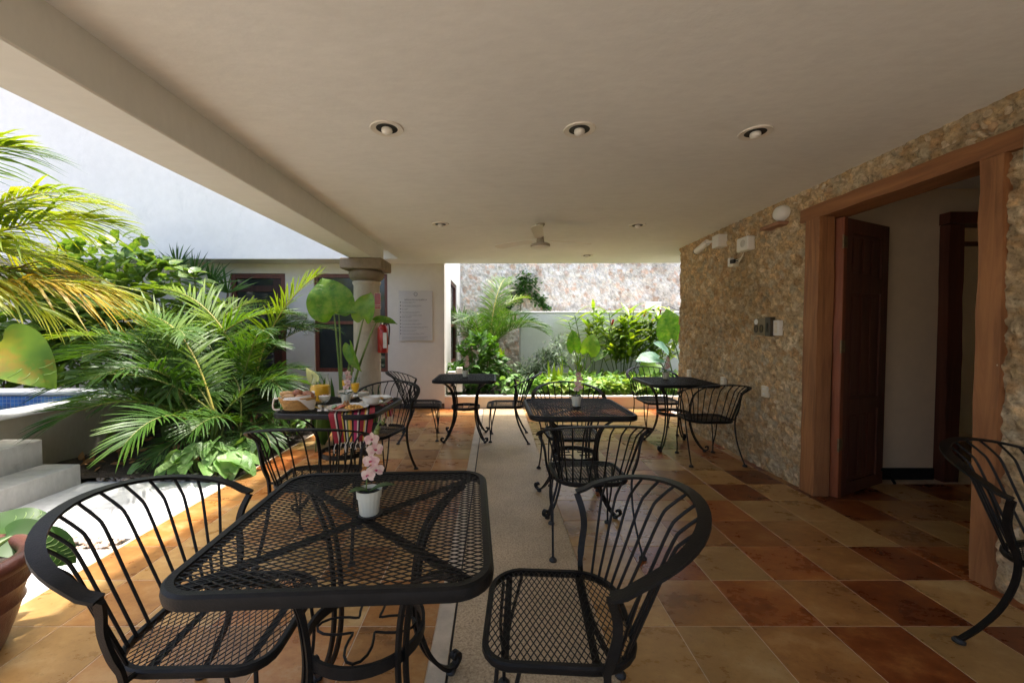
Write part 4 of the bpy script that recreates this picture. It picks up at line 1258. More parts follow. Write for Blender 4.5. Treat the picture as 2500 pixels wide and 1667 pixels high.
# ------------------------------------------------------------------ things on the back wall and column
M['ink'] = mat_plain('black_ink', (0.03, 0.03, 0.035), 0.6)
M['ink_grey'] = mat_plain('grey_ink', (0.16, 0.16, 0.17), 0.6)
sg = empty('pool_rules_sign', (-1.297, YB, 1.53), 0, 'grey acrylic sign with the pool rules on the cream wall', 'sign')
m, nt, b, o = new_mat('frosted_acrylic')
b.inputs['Base Color'].default_value = (0.60, 0.58, 0.56, 1); b.inputs['Roughness'].default_value = 0.25
g = MB(); g.cbox(-0.277, 0.277, -0.022, -0.012, -0.41, 0.41, 0.002); g.obj('panel', m, sg, sharp=25)
for sx in (-1, 1):
    for sz in (-1, 1):
        g = MB(); g.lathe([(0.006, 0), (0.006, 0.013)], 8); g.obj('spacer', M['chrome'], sg, (sx * 0.26, 0, sz * 0.39), (R(90), 0, 0))
g = MB(); g.tube([V(0.028 * math.cos(t), -0.023, 0.355 + 0.028 * math.sin(t)) for t in [2 * math.pi * i / 24 for i in range(24)]], 0.003, 4, closed=True)
g.obj('emblem', M['ink_grey'], sg)
inst('title', text_mesh('REGLAS DE LA ALBERCA', 0.0335, M['ink']), sg, (0.0, -0.0228, 0.262), (R(90), 0, 0))
LINES = ['Profundidad m\u00e1xima 1.50 m', 'Uso exclusivo para hu\u00e9spedes del hotel', 'No clavados', 'Tome ducha antes de usar la alberca', 'No est\u00e1n permitidos alimentos o bebidas', 'dentro de la alberca', 'No correr alrededor de la alberca', 'No arrojar basura u objetos a la alberca', 'No usar cremas y bronceadores dentro de la alberca', 'No hay servicio de salvavidas', 'Horario de la alberca es de 9:00 am - 9:00 pm']
ZL = [0.222, 0.168, 0.114, 0.060, 0.008, -0.020, -0.074, -0.128, -0.184, -0.238, -0.290]
for t_, z in zip(LINES, ZL):
    inst('rule_line', text_mesh(t_, 0.0195, M['ink'], align='LEFT'), sg, (-0.222, -0.0226, z), (R(90), 0, 0))
    if z != 0.008:
        g = MB(); g.box(-0.255, -0.240, -0.0232, -0.0222, z - 0.009, z + 0.009); g.obj('icon', M['ink'], sg, smooth=False)
        g = MB(); g.box(-0.222, -0.222 + 0.007 * len(t_), -0.0226, -0.0222, z - 0.0205, z - 0.0175); g.obj('fine_line', M['ink_grey'], sg, smooth=False)
for k in range(4):
    g = MB(); g.box(-0.225, 0.20 - 0.03 * (k % 3), -0.0226, -0.0222, -0.345 - 0.015 * k, -0.341 - 0.015 * k); g.obj('fine_line', M['ink_grey'], sg, smooth=False)
np_ = empty('name_plaque', (-3.215, YB, 1.52), 0, 'small grey name plaque beside the room door', 'plaque')
g = MB(); g.cbox(-0.135, 0.135, -0.012, -0.001, -0.048, 0.045, 0.003); g.obj('plate', mat_plain('plaque_grey', (0.42, 0.38, 0.30), 0.5), np_, sharp=25)
g = MB()
for x0, x1, z0, z1 in ((-0.128, 0.128, 0.034, 0.038), (-0.128, 0.128, -0.040, -0.036), (-0.128, -0.124, -0.0355, 0.0335), (0.124, 0.128, -0.0355, 0.0335)): g.box(x0, x1, -0.0135, -0.0122, z0, z1)
for sx in (-1, 1):
    for sz in (-1, 1): g.box(sx * 0.114 - 0.008, sx * 0.114 + 0.008, -0.0134, -0.0122, sz * 0.027 - 0.005, sz * 0.027 + 0.005)
g.obj('border', M['bronze_dark'], np_, smooth=False)
inst('lettering', text_mesh('Jes\u00fas R. Ferr\u00e1n', 0.038, M['bronze_dark']), np_, (0, -0.0132, 0), (R(90), 0, 0))
s2 = empty('light_switch', (-3.115, YB, 1.287), 0, 'white wall switch under the name plaque', 'switch')
g = MB(); g.cbox(-0.042, 0.042, -0.014, -0.001, -0.062, 0.060, 0.003); g.obj('plate', M['white_plastic'], s2, sharp=25)
g = MB(); g.cbox(-0.024, 0.024, -0.018, -0.0142, -0.002, 0.028, 0.002); g.obj('rocker', M['bronze'], s2, sharp=25)
eb = empty('electrical_box', (-0.79, YB + 0.06, 0.205), 0, 'small white electrical box at the planter corner', 'box')
g = MB(); g.cbox(0.0, 0.13, 0.0, 0.10, 0.06, 0.40, 0.006); g.obj('housing', M['white_plastic'], eb, sharp=25)
g = MB(); g.cbox(0.018, 0.112, -0.008, -0.0005, 0.09, 0.37, 0.003); dd = g.obj('cover', mat_plain('beige_cover', (0.46, 0.38, 0.30), 0.4), eb, sharp=25)
g = MB(); g.box(0.05, 0.08, -0.012, -0.0082, 0.15, 0.19); g.obj('latch', M['bronze_dark'], dd, smooth=False)
g = MB(); g.cbox(0.14, 0.24, 0.08, 0.20, 0.05, 0.46, 0.006); g.obj('housing', M['white_plastic'], eb, sharp=25)

fe = empty('fire_extinguisher', (-1.395, 5.10, 1.02), 0, 'red fire extinguisher hung on the right side of the column', 'fire extinguisher')
g = MB(); g.lathe([(0.0, 0.0), (0.055, 0.0), (0.064, 0.012), (0.064, 0.29), (0.058, 0.32), (0.035, 0.345), (0.018, 0.352), (0.0, 0.353)], 28); g.obj('cylinder', M['red'], fe)
g = MB(); g.lathe([(0.016, 0.35), (0.016, 0.385), (0.0, 0.388)], 12); g.obj('valve', M['chrome'], fe)
g = MB(); g.bar([(-0.01, 0, 0.386), (0.06, -0.01, 0.40), (0.10, -0.015, 0.385)], 0.018, 0.006, V(0, 1, 0)); g.bar([(-0.01, 0, 0.372), (0.05, -0.01, 0.368), (0.09, -0.015, 0.350)], 0.018, 0.006, V(0, 1, 0)); g.obj('handle', M['red'], fe)
g = MB(); g.tube(smoothpath([(0.015, -0.01, 0.37), (0.075, -0.02, 0.36), (0.088, -0.02, 0.30), (0.080, -0.02, 0.17), (0.078, -0.02, 0.10)], 5), 0.010, 8); g.obj('hose', M['black'], fe)
g = MB(); g.cbox(0.020, 0.066, -0.068, -0.0605, 0.06, 0.25, 0.001); g.obj('label_plate', mat_plain('white_print', (0.66, 0.64, 0.6), 0.5), fe, sharp=25)
rs = empty('red_sign', (-1.445, 5.055, 1.66), R(62), 'small red extinguisher sign on the column', 'sign')
g = MB(); g.cbox(-0.055, 0.055, -0.004, 0.0, -0.10, 0.10, 0.001); g.obj('plate', mat_plain('pale_sign_edge', (0.66, 0.55, 0.46), 0.5), rs, sharp=25)
g = MB(); g.box(-0.048, 0.048, -0.0055, -0.0042, -0.045, 0.093); g.box(-0.048, 0.048, -0.0055, -0.0042, -0.093, -0.052); g.obj('field', M['red'], rs, smooth=False)
inst('lettering', text_mesh('EXTINTOR', 0.024, mat_plain('sign_white', (0.7, 0.62, 0.55), 0.5)), rs, (0, -0.006, -0.072), (R(90), 0, 0))

# ------------------------------------------------------------------ plants
M['palm'] = mat_leaf('palm_green', [(0.026, 0.075, 0.014), (0.050, 0.12, 0.018), (0.095, 0.175, 0.025)], 0.42, 0.30, (1.6, 1.5, 0.35), 2.5, 0.28)
M['palm_y'] = mat_leaf('yellow_palm_green', [(0.08, 0.16, 0.018), (0.20, 0.27, 0.022), (0.36, 0.35, 0.03)], 0.42, 0.42, (1.5, 1.35, 0.3), 2.0, 0.4)
M['palm_gold'] = mat_leaf('ageing_palm_gold', [(0.22, 0.10, 0.012), (0.38, 0.26, 0.02), (0.42, 0.33, 0.03)], 0.45, 0.4, (1.4, 1.1, 0.3), 6.0, 0.3)
M['palm_d'] = mat_leaf('deep_palm_green', [(0.022, 0.060, 0.013), (0.040, 0.098, 0.018), (0.068, 0.14, 0.024)], 0.44, 0.26, (1.6, 1.6, 0.4), 3.0, 0.28)
M['palm_lit'] = mat_leaf('sunlit_palm_green', [(0.06, 0.14, 0.018), (0.11, 0.20, 0.022), (0.19, 0.28, 0.03)], 0.44, 0.38, (1.5, 1.4, 0.3), 2.0, 0.3)  # lighter copy of the palm green for lit fronds, sunlight put into the colour
M['rachis'] = mat_plain('palm_rachis', (0.20, 0.22, 0.05), 0.5, var=0.25, scale=6)
M['rachis_y'] = mat_plain('yellow_rachis', (0.34, 0.30, 0.06), 0.5, var=0.25, scale=6)
M['stem'] = mat_plain('green_stem', (0.10, 0.16, 0.03), 0.5, var=0.25, scale=8)
M['vein'] = mat_plain('pale_leaf_vein', (0.16, 0.26, 0.06), 0.5, var=0.15, scale=12)
M['bark'] = mat_plain('brown_stem', (0.12, 0.085, 0.05), 0.8, var=0.35, scale=14, bump=0.006)
M['shrub'] = mat_leaf('variegated_shrub_green', [(0.06, 0.13, 0.025), (0.12, 0.22, 0.035), (0.21, 0.31, 0.06)], 0.42, 0.30, (1.6, 1.6, 0.45), 5.0, 0.4, vein=((0.30, 0.34, 0.10), 26, 0.65))
M['syng'] = mat_leaf('pale_arrowhead_green', [(0.10, 0.23, 0.05), (0.17, 0.32, 0.09), (0.27, 0.42, 0.16)], 0.42, 0.30, (1.5, 1.5, 0.5), 7.0, 0.35, vein=((0.34, 0.42, 0.22), 30, 0.45))
M['cover'] = mat_leaf('lime_ground_cover', [(0.07, 0.18, 0.03), (0.17, 0.31, 0.05), (0.34, 0.42, 0.10), (0.45, 0.50, 0.25)], 0.42, 0.32, (1.4, 1.4, 0.45), 9.0, 0.35)
M['ginger'] = mat_leaf('ginger_green', [(0.085, 0.18, 0.02), (0.17, 0.28, 0.03), (0.31, 0.39, 0.05)], 0.38, 0.38, (1.5, 1.45, 0.35), 4.0, 0.4)
M['alocasia'] = mat_leaf('elephant_ear_green', [(0.045, 0.13, 0.012), (0.085, 0.20, 0.018), (0.16, 0.28, 0.03)], 0.46, 0.36, (1.5, 1.45, 0.3), 9.0, 0.30, vein=((0.20, 0.26, 0.05), 16, 0.5))
M['alo_y'] = mat_leaf('yellowing_elephant_ear', [(0.06, 0.14, 0.012), (0.12, 0.21, 0.015), (0.32, 0.26, 0.02)], 0.5, 0.40, (1.4, 1.2, 0.3), 2.6, 0.3, vein=((0.30, 0.12, 0.02), 5, 0.45))
M['grey_leaf'] = mat_leaf('grey_green_needles', [(0.05, 0.10, 0.05), (0.12, 0.19, 0.10), (0.22, 0.29, 0.17)], 0.5, 0.22, (1.3, 1.4, 0.7), 8.0, 0.3)
M['blue_leaf'] = mat_leaf('blue_green_leaf', [(0.06, 0.14, 0.09), (0.13, 0.24, 0.17), (0.22, 0.34, 0.26)], 0.45, 0.25, (1.3, 1.4, 0.8), 6.0, 0.35)
M['ivy'] = mat_leaf('ivy_green', [(0.035, 0.10, 0.018), (0.07, 0.17, 0.03), (0.12, 0.24, 0.05)], 0.45, 0.28, (1.5, 1.5, 0.4), 8.0, 0.3)
M['dead'] = mat_plain('dry_leaf', (0.30, 0.15, 0.06), 0.8, var=0.4, scale=12)

LANCE = [(0, 0, 0.04), (0.12, 0.12, 0.62), (0.35, 0.35, 1.0), (0.62, 0.62, 0.82), (0.85, 0.85, 0.36), (1, 1, 0.0)]
OVATE = [(0, 0, 0.06), (0.10, 0.06, 0.62), (0.30, 0.28, 1.0), (0.55, 0.54, 0.86), (0.80, 0.80, 0.42), (1, 1, 0.0)]
ARROW = [(0.0, -0.30, 0.42), (0.05, -0.18, 0.80), (0.16, 0.06, 0.92), (0.36, 0.34, 0.80), (0.62, 0.62, 0.50), (0.85, 0.85, 0.18), (1, 1, 0.0)]
HEART = [(0.0, -0.30, 0.30), (0.02, -0.26, 0.66), (0.08, -0.10, 0.96), (0.22, 0.14, 1.06), (0.42, 0.38, 1.0), (0.62, 0.60, 0.78), (0.80, 0.79, 0.46), (0.92, 0.92, 0.17), (1, 1, 0.0)]

def frond(L, e0, droop, n, lmax, wid, seed, mats, vang=24, petiole=0.16, curlj=0.25):
    """a pinnate frond growing along +x from the origin, rising at e0 and arching over"""
    r = random.Random(seed); mb = MB(); S = 22
    pts = [V(0, 0, 0)]; tg = []
    for i in range(S):
        s = (i + 0.5) / S; a = R(e0) - R(droop) * s ** 1.5
        pts.append(pts[-1] + V(math.cos(a), 0.03 * math.sin(s * 5 + seed), math.sin(a)) * (L / S))
    rad = [0.011 * (1 - 0.85 * i / S) * L / 1.5 + 0.0012 for i in range(S + 1)]
    mb.tube(pts, rad, 5, mi=1)
    def at(s):
        f = s * S; i = min(int(f), S - 1); t = f - i
        return pts[i].lerp(pts[i + 1], t), (pts[i + 1] - pts[i]).normalized()
    for k in range(n):
        s = petiole + (1 - petiole) * (k + 0.5) / n
        p, T = at(s)
        u = (s - petiole) / (1 - petiole)
        N = V(-T.z, 0, T.x).normalized()
        ll = lmax * (0.30 + 0.78 * math.sin(math.pi * (0.16 + 0.74 * u)) ** 1.0)
        for sd in (1, -1):
            A = R(66 - 40 * u + r.uniform(-7, 7)); vv_ = R(vang + r.uniform(-14, 14))
            d = (T * math.cos(A) + V(0, sd, 0) * (math.sin(A) * math.cos(vv_)) + N * (math.sin(A) * math.sin(vv_))).normalized()
            l2 = ll * r.uniform(0.86, 1.1); w = wid * r.uniform(0.8, 1.15) * (1 - 0.35 * u)
            sag = curlj * r.uniform(0.5, 1.5) * l2
            side = d.cross(N).normalized() if d.cross(N).length > 1e-3 else V(0, 1, 0)
            side = (T - d * T.dot(d)).normalized()
            q = []
            for t, hw_ in ((0, 0.35), (0.22, 1.0), (0.5, 0.95), (0.78, 0.6), (1.0, 0.04)):
                c = p + d * (l2 * t) - V(0, 0, 1) * (sag * t * t)
                q.append((c - side * (w * hw_ / 2), c + N * (-0.10 * w * hw_), c + side * (w * hw_ / 2)))
            vv = []; fs = []
            for i, (a, m_, b) in enumerate(q): vv += [a, b]
            for i in range(4): fs.append((2 * i, 2 * i + 1, 2 * i + 3, 2 * i + 2))
            mb.add(vv, fs, 0)
    return mb.mesh('frond', mats, smooth=True, sharp=None)

FG = [frond(1.55, 66, 95, 44, 0.46, 0.029, 1, [M['palm'], M['rachis']]), frond(1.75, 76, 80, 48, 0.48, 0.029, 2, [M['palm_lit'], M['rachis_y']]),
      frond(1.35, 48, 85, 40, 0.44, 0.028, 3, [M['palm'], M['rachis']]), frond(1.20, 30, 65, 36, 0.42, 0.027, 4, [M['palm'], M['rachis']]),
      frond(1.70, 88, 48, 46, 0.42, 0.026, 5, [M['palm_lit'], M['rachis_y']]), frond(1.05, 15, 50, 34, 0.38, 0.025, 6, [M['palm_d'], M['rachis']])]
FD = [frond(1.45, 60, 95, 38, 0.40, 0.024, 11, [M['palm_d'], M['rachis']]), frond(1.25, 42, 85, 34, 0.38, 0.023, 12, [M['palm_d'], M['rachis']]), frond(1.60, 74, 85, 40, 0.42, 0.023, 13, [M['palm_d'], M['rachis']])]
FY = [frond(1.9, 58, 75, 52, 0.58, 0.034, 21, [M['palm_y'], M['rachis_y']], 16, 0.16, 0.42), frond(1.7, 40, 70, 48, 0.55, 0.034, 22, [M['palm_y'], M['rachis_y']], 14, 0.16, 0.45),
      frond(1.6, 20, 60, 46, 0.52, 0.033, 23, [M['palm_y'], M['rachis_y']], 12, 0.16, 0.45), frond(1.6, 30, 80, 44, 0.52, 0.034, 24, [M['palm_gold'], M['rachis_y']], 12, 0.16, 0.5), frond(2.0, 72, 90, 48, 0.5, 0.028, 25, [M['palm_d'], M['rachis']], 16, 0.16, 0.4)]

def palm(loc, label, fronds, stems, seed, group='areca palms beside the terrace', cat='palm', sh=0.35, rad=0.11):
    """fronds: (mesh, azimuth, tilt, scale); stems: number of bare canes"""
    r = random.Random(seed)
    root = empty('palm', loc, 0, label, cat, group)
    bases = []
    for k in range(stems):
        a = 2 * math.pi * k / stems + r.uniform(-.4, .4); q = V(rad * math.cos(a), rad * math.sin(a), 0) * r.uniform(0.5, 1.2)
        top = q * 1.8 + V(0, 0, sh * r.uniform(0.6, 1.3))
        g = MB(); g.tube([q, (q + top) / 2 + V(0.01, 0, 0), top], [0.022, 0.020, 0.016], 8); g.obj('cane', M['stem'], root)
        bases.append(top)
    for k, (me, az, tl, sc) in enumerate(fronds):
        b = bases[k % len(bases)] if bases else V(0, 0, 0)
        inst('frond', me, root, b, (R(r.uniform(-14, 14)), R(-tl), R(az)), (sc, sc, sc))
    return root

def auto(meshes, n, seed, s0=0.75, s1=1.1, az0=0, az1=360, tl=12):
    r = random.Random(seed)
    return [(r.choice(meshes), az0 + (az1 - az0) * (k + r.uniform(0.1, 0.9)) / n, r.uniform(-tl, tl), r.uniform(s0, s1)) for k in range(n)]

palm((-3.02, 4.15, 0.0), 'bushy areca palm in the bed beside the pool wall, its fronds over the path', [
      (FG[1], 160, -6, 1.0), (FG[0], 200, 2, 1.0), (FG[2], 238, -2, 0.95), (FG[0], 262, 0, 0.85), (FG[2], 185, -8, 0.95), (FG[0], 150, 4, 1.0), (FG[2], 275, -4, 0.85), (FG[2], 218, 4, 0.95)]
      + auto(FG[2:4] + FD, 10, 31, 0.7, 0.95, 30, 200), 7, 1, sh=0.40)
palm((-3.22, 4.95, 0.0), 'tall areca palm nearest the room door, one frond standing upright', [
      (FG[4], 6, -4, 1.12), (FG[1], 170, 2, 1.10), (FG[0], 60, 8, 1.0), (FG[1], 200, 4, 1.05), (FG[0], 350, 5, 0.75), (FG[2], 12, 5, 0.7), (FG[2], 345, -4, 0.7), (FG[3], 320, 0, 0.9), (FG[3], 290, -6, 0.9)]
      + auto(FD + FG[3:4], 9, 32, 0.7, 0.95, 60, 330), 6, 2, sh=0.50)
palm((-3.80, 4.80, 0.05), 'areca palm at the pool corner, half behind the others', [
      (FG[1], 150, -2, 1.05), (FG[0], 200, 0, 1.0), (FG[1], 15, -2, 1.0), (FG[2], 60, -4, 1.0), (FG[0], 120, 0, 1.0), (FG[0], 320, 0, 0.9)]
      + auto(FG[0:3] + FD[:2], 9, 33, 0.8, 1.0, 20, 200), 6, 3, sh=0.50)
palm((-2.86, 4.45, 0.0), 'low areca palm spreading towards the terrace edge', auto(FD[:2] + FG[3:4] + FG[5:6], 15, 34, 0.6, 0.85, 0, 360, 10), 6, 4, sh=0.22)
palm((-3.55, 5.65, 0.05), 'dark areca palm before the room wall', auto(FD, 13, 35, 0.8, 1.05), 5, 5, sh=0.5)
# sunlit yellow palm at the left edge
palm((-4.62, 2.95, 0.56), 'yellow-green sunlit palm reaching in from the left edge', [
      (FY[0], 6, 8, 0.92), (FY[0], 28, 2, 0.9), (FY[1], 18, 6, 0.85), (FY[1], 48, 0, 0.9), (FY[2], 10, 6, 0.85), (FY[3], 16, 10, 0.85), (FY[3], 34, 12, 0.85),
      (FY[4], 15, 14, 1.05), (FY[0], 16, 16, 0.95), (FY[1], 2, 12, 0.85), (FY[2], 26, 16, 0.85), (FY[0], 40, 10, 0.9), (FY[1], -20, 0, 1.0), (FY[0], 70, 0, 1.0)] + auto(FY[:3], 8, 41, 0.9, 1.1, 90, 330), 5, 6, group='palms at the left edge', sh=0.85, rad=0.14)
# slim palm in the back garden
palm((-0.20, 8.65, 0.17), 'palm in the left corner of the back garden', auto(FD, 12, 51, 0.85, 1.15, 0, 360, 10) + [(FG[1], 40, 8, 1.05), (FG[0], 150, 0, 1.0), (FG[0], -20, -6, 0.95), (FG[1], 75, 10, 1.1)], 5, 7, group='palms in the back garden', sh=0.85, rad=0.10)
palm((0.28, 7.95, 0.17), 'small fan of palm fronds low in the back garden', auto(FD[:2], 7, 52, 0.4, 0.55), 3, 8, group='palms in the back garden', sh=0.15, rad=0.05)

def leaf_cloud(n, boxf, shape, L, W, seed, bend=0.5, fold=0.25, up=0.35, outc=None, petiole=0.0, wave=0.05):
    """joined mass of leaves: boxf(r) gives a place; leaves look outwards from outc and a little up"""
    r = random.Random(seed); mb = MB()
    for i in range(n):
        p = boxf(r)
        o_ = (p - outc) if outc is not None else V(r.uniform(-1, 1), r.uniform(-1, 1), 0.2)
        o_ = V(o_.x, o_.y, o_.z * 0.5)
        d = (o_.normalized() * 0.7 + V(r.uniform(-1, 1), r.uniform(-1, 1), r.uniform(-0.5, 0.6)) * 0.75).normalized()
        nrm = (V(0, 0, 1) * (0.6 + up) + o_.normalized() * 0.5 + V(r.uniform(-.6, .6), r.uniform(-.6, .6), 0))
        q = r.uniform(0.65, 1.2)
        mb.leaf(p, d, nrm, L * q, W * q, shape, bend * r.uniform(0.4, 1.5), fold * r.uniform(0.4, 1.4), wave, r.uniform(0, 6))
    return mb

def ellip(c, rx, ry, rz, shell=0.55, zmin=None):
    def f(r):
        while True:
            x, y, z = r.uniform(-1, 1), r.uniform(-1, 1), r.uniform(-1, 1)
            d = x * x + y * y + z * z
            if shell * shell < d < 1 and (zmin is None or c[2] + z * rz > zmin):
                return V(c[0] + x * rx, c[1] + y * ry, c[2] + z * rz)
    return f
def multi(fs, w):
    return lambda r: r.choices(fs, w)[0](r)

# variegated shrub against the upper wall
def shrub(name, loc, label, lumps, n, shape, L, W, mat, seed, stems=6, group=None, cat='shrub', h=1.0, **kw):
    root = empty(name, loc, 0, label, cat, group)
    fs = [ellip(c, *r_) for c, r_ in lumps]; ws = [r_[0] * r_[2] for c, r_ in lumps]
    cen = V(0, 0, 0)
    for (c, r_), w_ in zip(lumps, ws): cen += Vector(c) * w_
    cen /= sum(ws)
    o = leaf_cloud(n, multi(fs, ws), shape, L, W, seed, outc=cen, **kw).obj('foliage', mat, root, sharp=None)
    tag(o, kind='stuff')
    r = random.Random(seed)
    for k in range(stems):
        c, r_ = r.choice(lumps)
        e = Vector(c) + V(r.uniform(-.6, .6) * r_[0], r.uniform(-.6, .6) * r_[1], r.uniform(-.2, .6) * r_[2])
        b = V(e.x * 0.3 + r.uniform(-.1, .1), e.y * 0.3, 0)
        g = MB(); g.tube(smoothpath([b, (b + e) / 2 + V(r.uniform(-.08, .08), r.uniform(-.08, .08), 0), e], 4), [0.014 - 0.0012 * i for i in range(9)], 6); g.obj('stem', M['bark'], root)
    return root
shrub('variegated_shrub', (-4.95, 5.55, 0.38), 'big shrub of yellow-veined leaves against the white wall', [((-0.75, 0, 1.35), (0.75, 0.35, 0.62)), ((0.35, 0, 1.30), (0.75, 0.38, 0.62)), ((-0.2, -0.05, 1.65), (0.7, 0.35, 0.55)), ((0.95, 0.0, 0.9), (0.5, 0.35, 0.6)), ((-1.3, 0, 0.8), (0.5, 0.35, 0.6)), ((0.0, 0, 0.7), (1.3, 0.4, 0.6))],
      1700, OVATE, 0.21, 0.060, M['shrub'], 61, 10)
shrub('variegated_shrub', (-6.9, 5.75, 0.28), 'darker shrub behind the pool at the left edge', [((0, 0, 0.8), (1.3, 0.4, 0.8)), ((0.9, 0, 1.2), (0.8, 0.4, 0.6))], 700, OVATE, 0.20, 0.055, M['shrub'], 62, 6)
# spiky dark leaves behind the shrub
sp = empty('yucca_plant', (-4.35, 6.05, 0.0), 0, 'dark spiky fan-leaved plant behind the shrub by the white wall', 'plant')
r = random.Random(9)
for k in range(4):
    g = MB(); c = V(-0.30 + 0.24 * k, 0, 2.20 - 0.12 * k)
    for j in range(24):
        a = r.uniform(-1.5, 1.5); d = V(math.sin(a), r.uniform(-0.7, 0.2), math.cos(a) * 0.9 + 0.15)
        g.leaf(c, d, V(0, -1, 0.3), r.uniform(0.30, 0.48), 0.013, LANCE, 0.3, 0.2)
    g.obj('leaf_fan', M['palm_d'], sp, sharp=None)
    g = MB(); g.tube([(c.x * 0.5, 0, 0), tuple(c)], 0.016, 6); g.obj('cane', M['bark'], sp)

# arrowhead plant at the edge of the bed, each leaf its own piece
M_SY = MB(); M_SY.leaf((0, 0, 0), (1, 0, 0), (0, 0, 1), 0.17, 0.078, ARROW, 0.55, 0.22, 0.06, 1.0)
SYN = []
for k in range(4):
    g = MB(); g.leaf((0, 0, 0), (1, 0, 0), (0, 0, 1), 0.165 + 0.012 * k, 0.074 + 0.006 * k, ARROW, 0.35 + 0.2 * k, 0.14 + 0.06 * k, 0.07, k * 1.7); SYN.append(g.mesh('leaf', M['syng'], True, None))
def arrowhead(loc, label, n, rx, ry, seed, hmin=0.08, hmax=0.34, s0=0.75, s1=1.25):
    root = empty('arrowhead_plant', loc, 0, label, 'plant', 'arrowhead plants in the bed')
    r = random.Random(seed)
    for k in range(n):
        a = r.uniform(0, 6.28); q = math.sqrt(r.random()); x, y = rx * q * math.cos(a), ry * q * math.sin(a)
        z = hmin + (hmax - hmin) * (1 - q * 0.8) * r.uniform(0.6, 1.0)
        fa = math.atan2(y - ry * 0.6, x) + r.uniform(-0.9, 0.9); s = r.uniform(s0, s1)
        o = inst('leaf', SYN[k % 4], root, (x, y, z), (R(r.uniform(-25, 25)), R(r.uniform(-5, 42)), fa), (s, s, s))
        g = MB(); g.tube(smoothpath([(x * 0.55, y * 0.55, 0), (x * 0.8, y * 0.8, z * 0.6), (x, y, z)], 3), 0.0032, 5); g.obj('stalk', M['stem'], root)
arrowhead((-2.62, 3.68, 0.0), 'arrowhead plant with pale veined leaves at the path end of the bed', 46, 0.36, 0.17, 3, 0.08, 0.34, 0.75, 1.15)
arrowhead((-2.46, 4.05, 0.0), 'smaller arrowhead plant under the palm, next to the terrace edge', 20, 0.15, 0.25, 4, 0.08, 0.32, 0.8, 1.2)
arrowhead((-2.50, 4.6, 0.0), 'dark arrowhead plant along the terrace edge behind the near chairs', 18, 0.18, 0.35, 5, s0=0.5, s1=0.8)
arrowhead((-2.45, 5.4, 0.0), 'arrowhead plant along the terrace edge beside the breakfast table', 18, 0.18, 0.4, 6, s0=0.5, s1=0.8)
arrowhead((-3.05, 3.75, 0.0), 'small arrowhead plant close to the concrete steps', 14, 0.30, 0.14, 7, 0.04, 0.16, 0.5, 0.8)
# fallen dry leaves and low weeds under the palms
g = leaf_cloud(260, lambda r: V(r.uniform(-4.1, -2.4), r.uniform(3.65, 6.2), 0.05), OVATE, 0.10, 0.028, 71, outc=None)
tag(g.obj('leaf_litter', M['dead'], sharp=None), 'dry fallen leaves on the soil under the palms', 'leaf litter', kind='stuff')

# elephant ears
def ear_plant(name, loc, label, leaves, mat, seed, group=None, cat='plant'):
    """leaves: (tip point of stalk, blade direction, blade normal, length, half width, bend, fold)"""
    root = empty(name, loc, 0, label, cat, group)
    r = random.Random(seed)
    for k, (p, d, nn, L, W, bend, fold) in enumerate(leaves):
        p = Vector(p)
        b = V(r.uniform(-.03, .03), r.uniform(-.03, .03), 0)
        g = MB(); g.tube(smoothpath([b, V(p.x * 0.35, p.y * 0.35, p.z * 0.5), V(p.x * 0.8, p.y * 0.8, p.z * 0.88), p], 5), [0.018 - 0.0008 * i for i in range(16)], 7)
        stalk = g.obj('stalk', M['stem'], root)
        g = MB(); g.leaf(p, d, nn, L, W, HEART, bend, fold, 0.075, r.uniform(0, 6))
        bl = g.obj('leaf_blade', mat, root, sharp=None)
        ss = bl.modifiers.new('smooth', 'SUBSURF'); ss.levels = 1; ss.render_levels = 2
        # midrib
        d_ = Vector(d).normalized(); n_ = Vector(nn); n_ = (n_ - d_ * n_.dot(d_)).normalized()
        path = []
        for i in range(9):
            q = i / 8 * 0.96; a = bend * q
            x = math.sin(a) / bend if abs(bend) > 1e-4 else q; y = -(1 - math.cos(a)) / bend if abs(bend) > 1e-4 else 0
            path.append(p + d_ * (x * L) + n_ * (y * L))
        g = MB(); g.tube(path, [0.006 - 0.0006 * i for i in range(9)], 5); g.obj('midrib', M['vein'], bl)
        side = d_.cross(n_)
        for i in range(1, 7):
            q = i / 7.5; a0 = path[min(8, int(round(q * 8)))]
            hw_ = W * math.cos(fold) * (1.0 - 0.75 * abs(q - 0.32) * 1.3)
            for sd in (-1, 1):
                e = a0 + side * (sd * hw_ * 0.86) + d_ * (L * (0.10 - 0.06 * (i < 3))) + n_ * (W * math.sin(fold) * 0.80 * (hw_ / W) - bend * 0.05 * L)
                md = a0.lerp(e, 0.5) + d_ * (0.012)
                g = MB(); g.tube(smoothpath([a0, md, e], 3), [0.0022, 0.002, 0.0018, 0.0015, 0.0012, 0.001, 0.0008], 4); g.obj('vein', M['vein'], bl)
    return root
ear_plant('elephant_ear', (-1.78, 4.78, 0.0), 'tall elephant ear plant with one big bright leaf before the column', [
    ((-0.04, -0.15, 1.53), (-0.30, -0.10, 0.95), (0.2, -0.95, 0.25), 0.40, 0.25, 0.5, 0.18),
    ((0.30, -0.12, 1.46), (0.10, 0.0, 0.9), (-0.2, -0.9, 0.3), 0.30, 0.15, 0.6, 0.35),
    ((0.14, -0.10, 1.10), (0.30, -0.2, -0.75), (-0.4, -0.8, 0.2), 0.30, 0.10, 0.3, 0.7),
    ((0.02, -0.15, 1.48), (0.9, -0.1, 0.12), (0.0, -0.5, 0.9), 0.22, 0.06, 0.2, 0.4),
    ((0.45, -0.15, 1.40), (0.9, -0.2, 0.05), (0.0, -0.6, 0.7), 0.24, 0.07, 0.5, 0.5)], M['alocasia'], 1)
